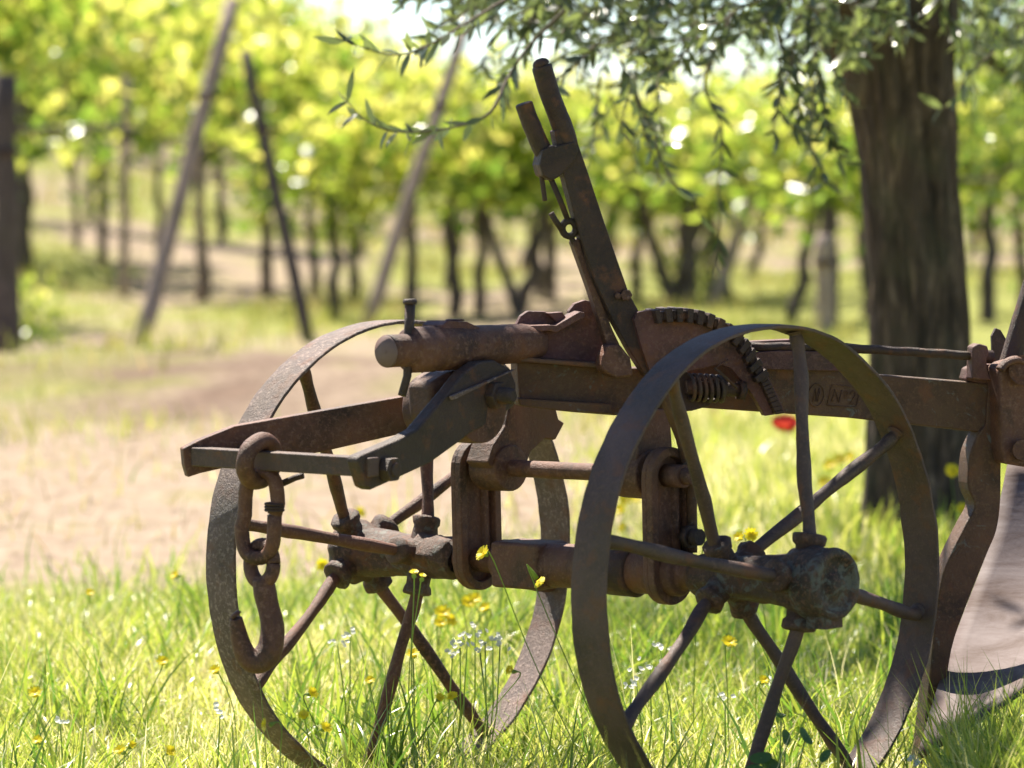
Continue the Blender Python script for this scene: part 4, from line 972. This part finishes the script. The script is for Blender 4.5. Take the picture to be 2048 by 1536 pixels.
for (px, py, Y, dm) in [(885, 1225, 4.7, .022), (900, 1240, 4.7, .020), (935, 1205, 4.75, .02), (950, 1198, 4.8, .02), (970, 1215, 4.7, .016), (880, 1245, 4.65, .018), (1240, 1020, 6.3, .026), (1250, 1000, 6.4, .026), (1275, 995, 6.5, .026), (1660, 930, 6.8, .026), (1680, 920, 6.9, .026), (1650, 965, 6.6, .026), (1245, 1055, 6.1, .02), (720, 1025, 6.2, .022), (905, 1392, 4.0, .012), (625, 1385, 3.85, .013), (608, 1430, 3.8, .012), (652, 1455, 3.75, .013), (740, 1360, 4.0, .011), (70, 1385, 4.1, .016), (240, 1500, 3.85, .014), (340, 1502, 3.8, .014), (75, 1480, 3.9, .012), (430, 1340, 4.2, .014), (325, 1322, 4.3, .014), (1020, 1340, 4.1, .012), (1700, 915, 7, .024), (880, 1395, 4., .011), (1935, 1290, 4.2, .013), (1970, 1335, 4.1, .013), (265, 1490, 3.9, .010), (350, 1150, 5.0, .014), (180, 1185, 5., .013)]:
    flower(px, py, Y, dm, 'small yellow wildflower scattered in the grass away from the metal', 'small yellow wildflowers scattered in the grass')
def white_flower(px, py, Y, label, group):
    c = at(px, py, Y); base = V3(c[0]+rng.normal(0, .01), c[1], terrain(c[0], c[1])); r = thing('white_wildflower', label, 'flower', tuple(base), group)
    mb = MB()
    for k in range(6):
        q = c+rng.normal(0, .0050, 3)*V3(1, 1, .7); petal_ring(mb, q, unit(V3(rng.normal(0, .6), -.6, .7)), 4, .0029, .0029, .0008)
    mb.build('petals', M['white'], r); st = MB(); st.tube([base, (base+c)/2+V3(.004, 0, 0), c-V3(0, 0, .003)], [.0010, .0009, .0008], 5); st.build('stem', M['stem'], r)
for (px, py, Y) in [(935, 1270, 4.15), (950, 1255, 4.2), (970, 1280, 4.1), (985, 1272, 4.15), (920, 1290, 4.1), (1000, 1285, 4.1), (960, 1300, 4.05), (905, 1305, 4.1), (1320, 1292, 4.1), (1300, 1330, 4.0), (1272, 1352, 3.95), (1262, 1372, 3.9), (700, 1270, 4.3), (675, 1285, 4.2), (440, 1425, 3.9), (120, 1440, 4.0), (1830, 1520, 3.7), (1450, 1400, 3.9), (820, 1240, 4.4)]:
    white_flower(px, py, Y, 'cluster of tiny white flowers on a thin stalk in the grass', 'white wildflower clusters')
# poppy
pc = at(1570, 846, 7.6); pb = V3(pc[0], pc[1], terrain(pc[0], pc[1])); pr = thing('poppy', 'single red poppy blurred below the beam behind the near wheel', 'flower', tuple(pb))
mb = MB(); petal_ring(mb, pc-V3(0, 0, .014), unit(V3(.1, -.35, .9)), 4, .027, .042, .020); petal_ring(mb, pc-V3(0, 0, .012), unit(V3(-.1, -.3, .9)), 4, .022, .036, .023); mb.build('petals', M['red'], pr)
st = MB(); st.tube([pb, (pb+pc)/2, pc-V3(0, 0, .012)], .0015, 6); st.build('stem', M['stem'], pr)
dc = MB(); dc.lathe(pc-V3(0, 0, .014), V3(0, 0, 1), [(0, .004), (.006, .006), (.01, .004), (.011, .001)], 10); dc.build('seed_pod', M['dark_centre'], pr)
# round-leaved weed at the foot of the near wheel
wb = at(1560, 1560, 3.62); wb[2] = terrain(wb[0], wb[1]); wd = thing('round_leaved_weed', 'dark green weed with oval leaves at the bottom edge inside the near wheel', 'plant', tuple(wb))
mb = MB(); st = MB()
for (px, py, rr) in [(1522, 1515, .0085), (1540, 1528, .0085), (1572, 1475, .0065), (1612, 1472, .0075), (1650, 1512, .006), (1562, 1430, .004), (1505, 1540, .008), (1595, 1545, .008)]:
    c = at(px, py, 3.62+rng.normal(0, .02)); axv = unit(V3(rng.normal(0, .4), -.8, rng.uniform(.2, .8))); x = unit(np.cross(axv, V3(0, 0, 1))); y = np.cross(axv, x)
    th = rng.uniform(0, 3.1); x, y = x*math.cos(th)+y*math.sin(th), -x*math.sin(th)+y*math.cos(th)
    ring = [c+x*rr*1.3*math.cos(a)+y*rr*.72*math.sin(a)+axv*.001*math.cos(2*a) for a in np.linspace(0, 2*math.pi, 14)[:-1]]
    mb.add([c]+ring, [(0, k+1, (k+1) % 13+1) for k in range(13)]); st.tube([wb, (wb+c)/2+V3(0, .01, 0), c], [.0012, .001, .0008], 5)
M['weed'] = simple('weed_leaf', (.06, .12, .025), .45, (.12, .24, .04), .3)
mb.build('leaves', M['weed'], wd); st.build('stem', M['stem'], wd)
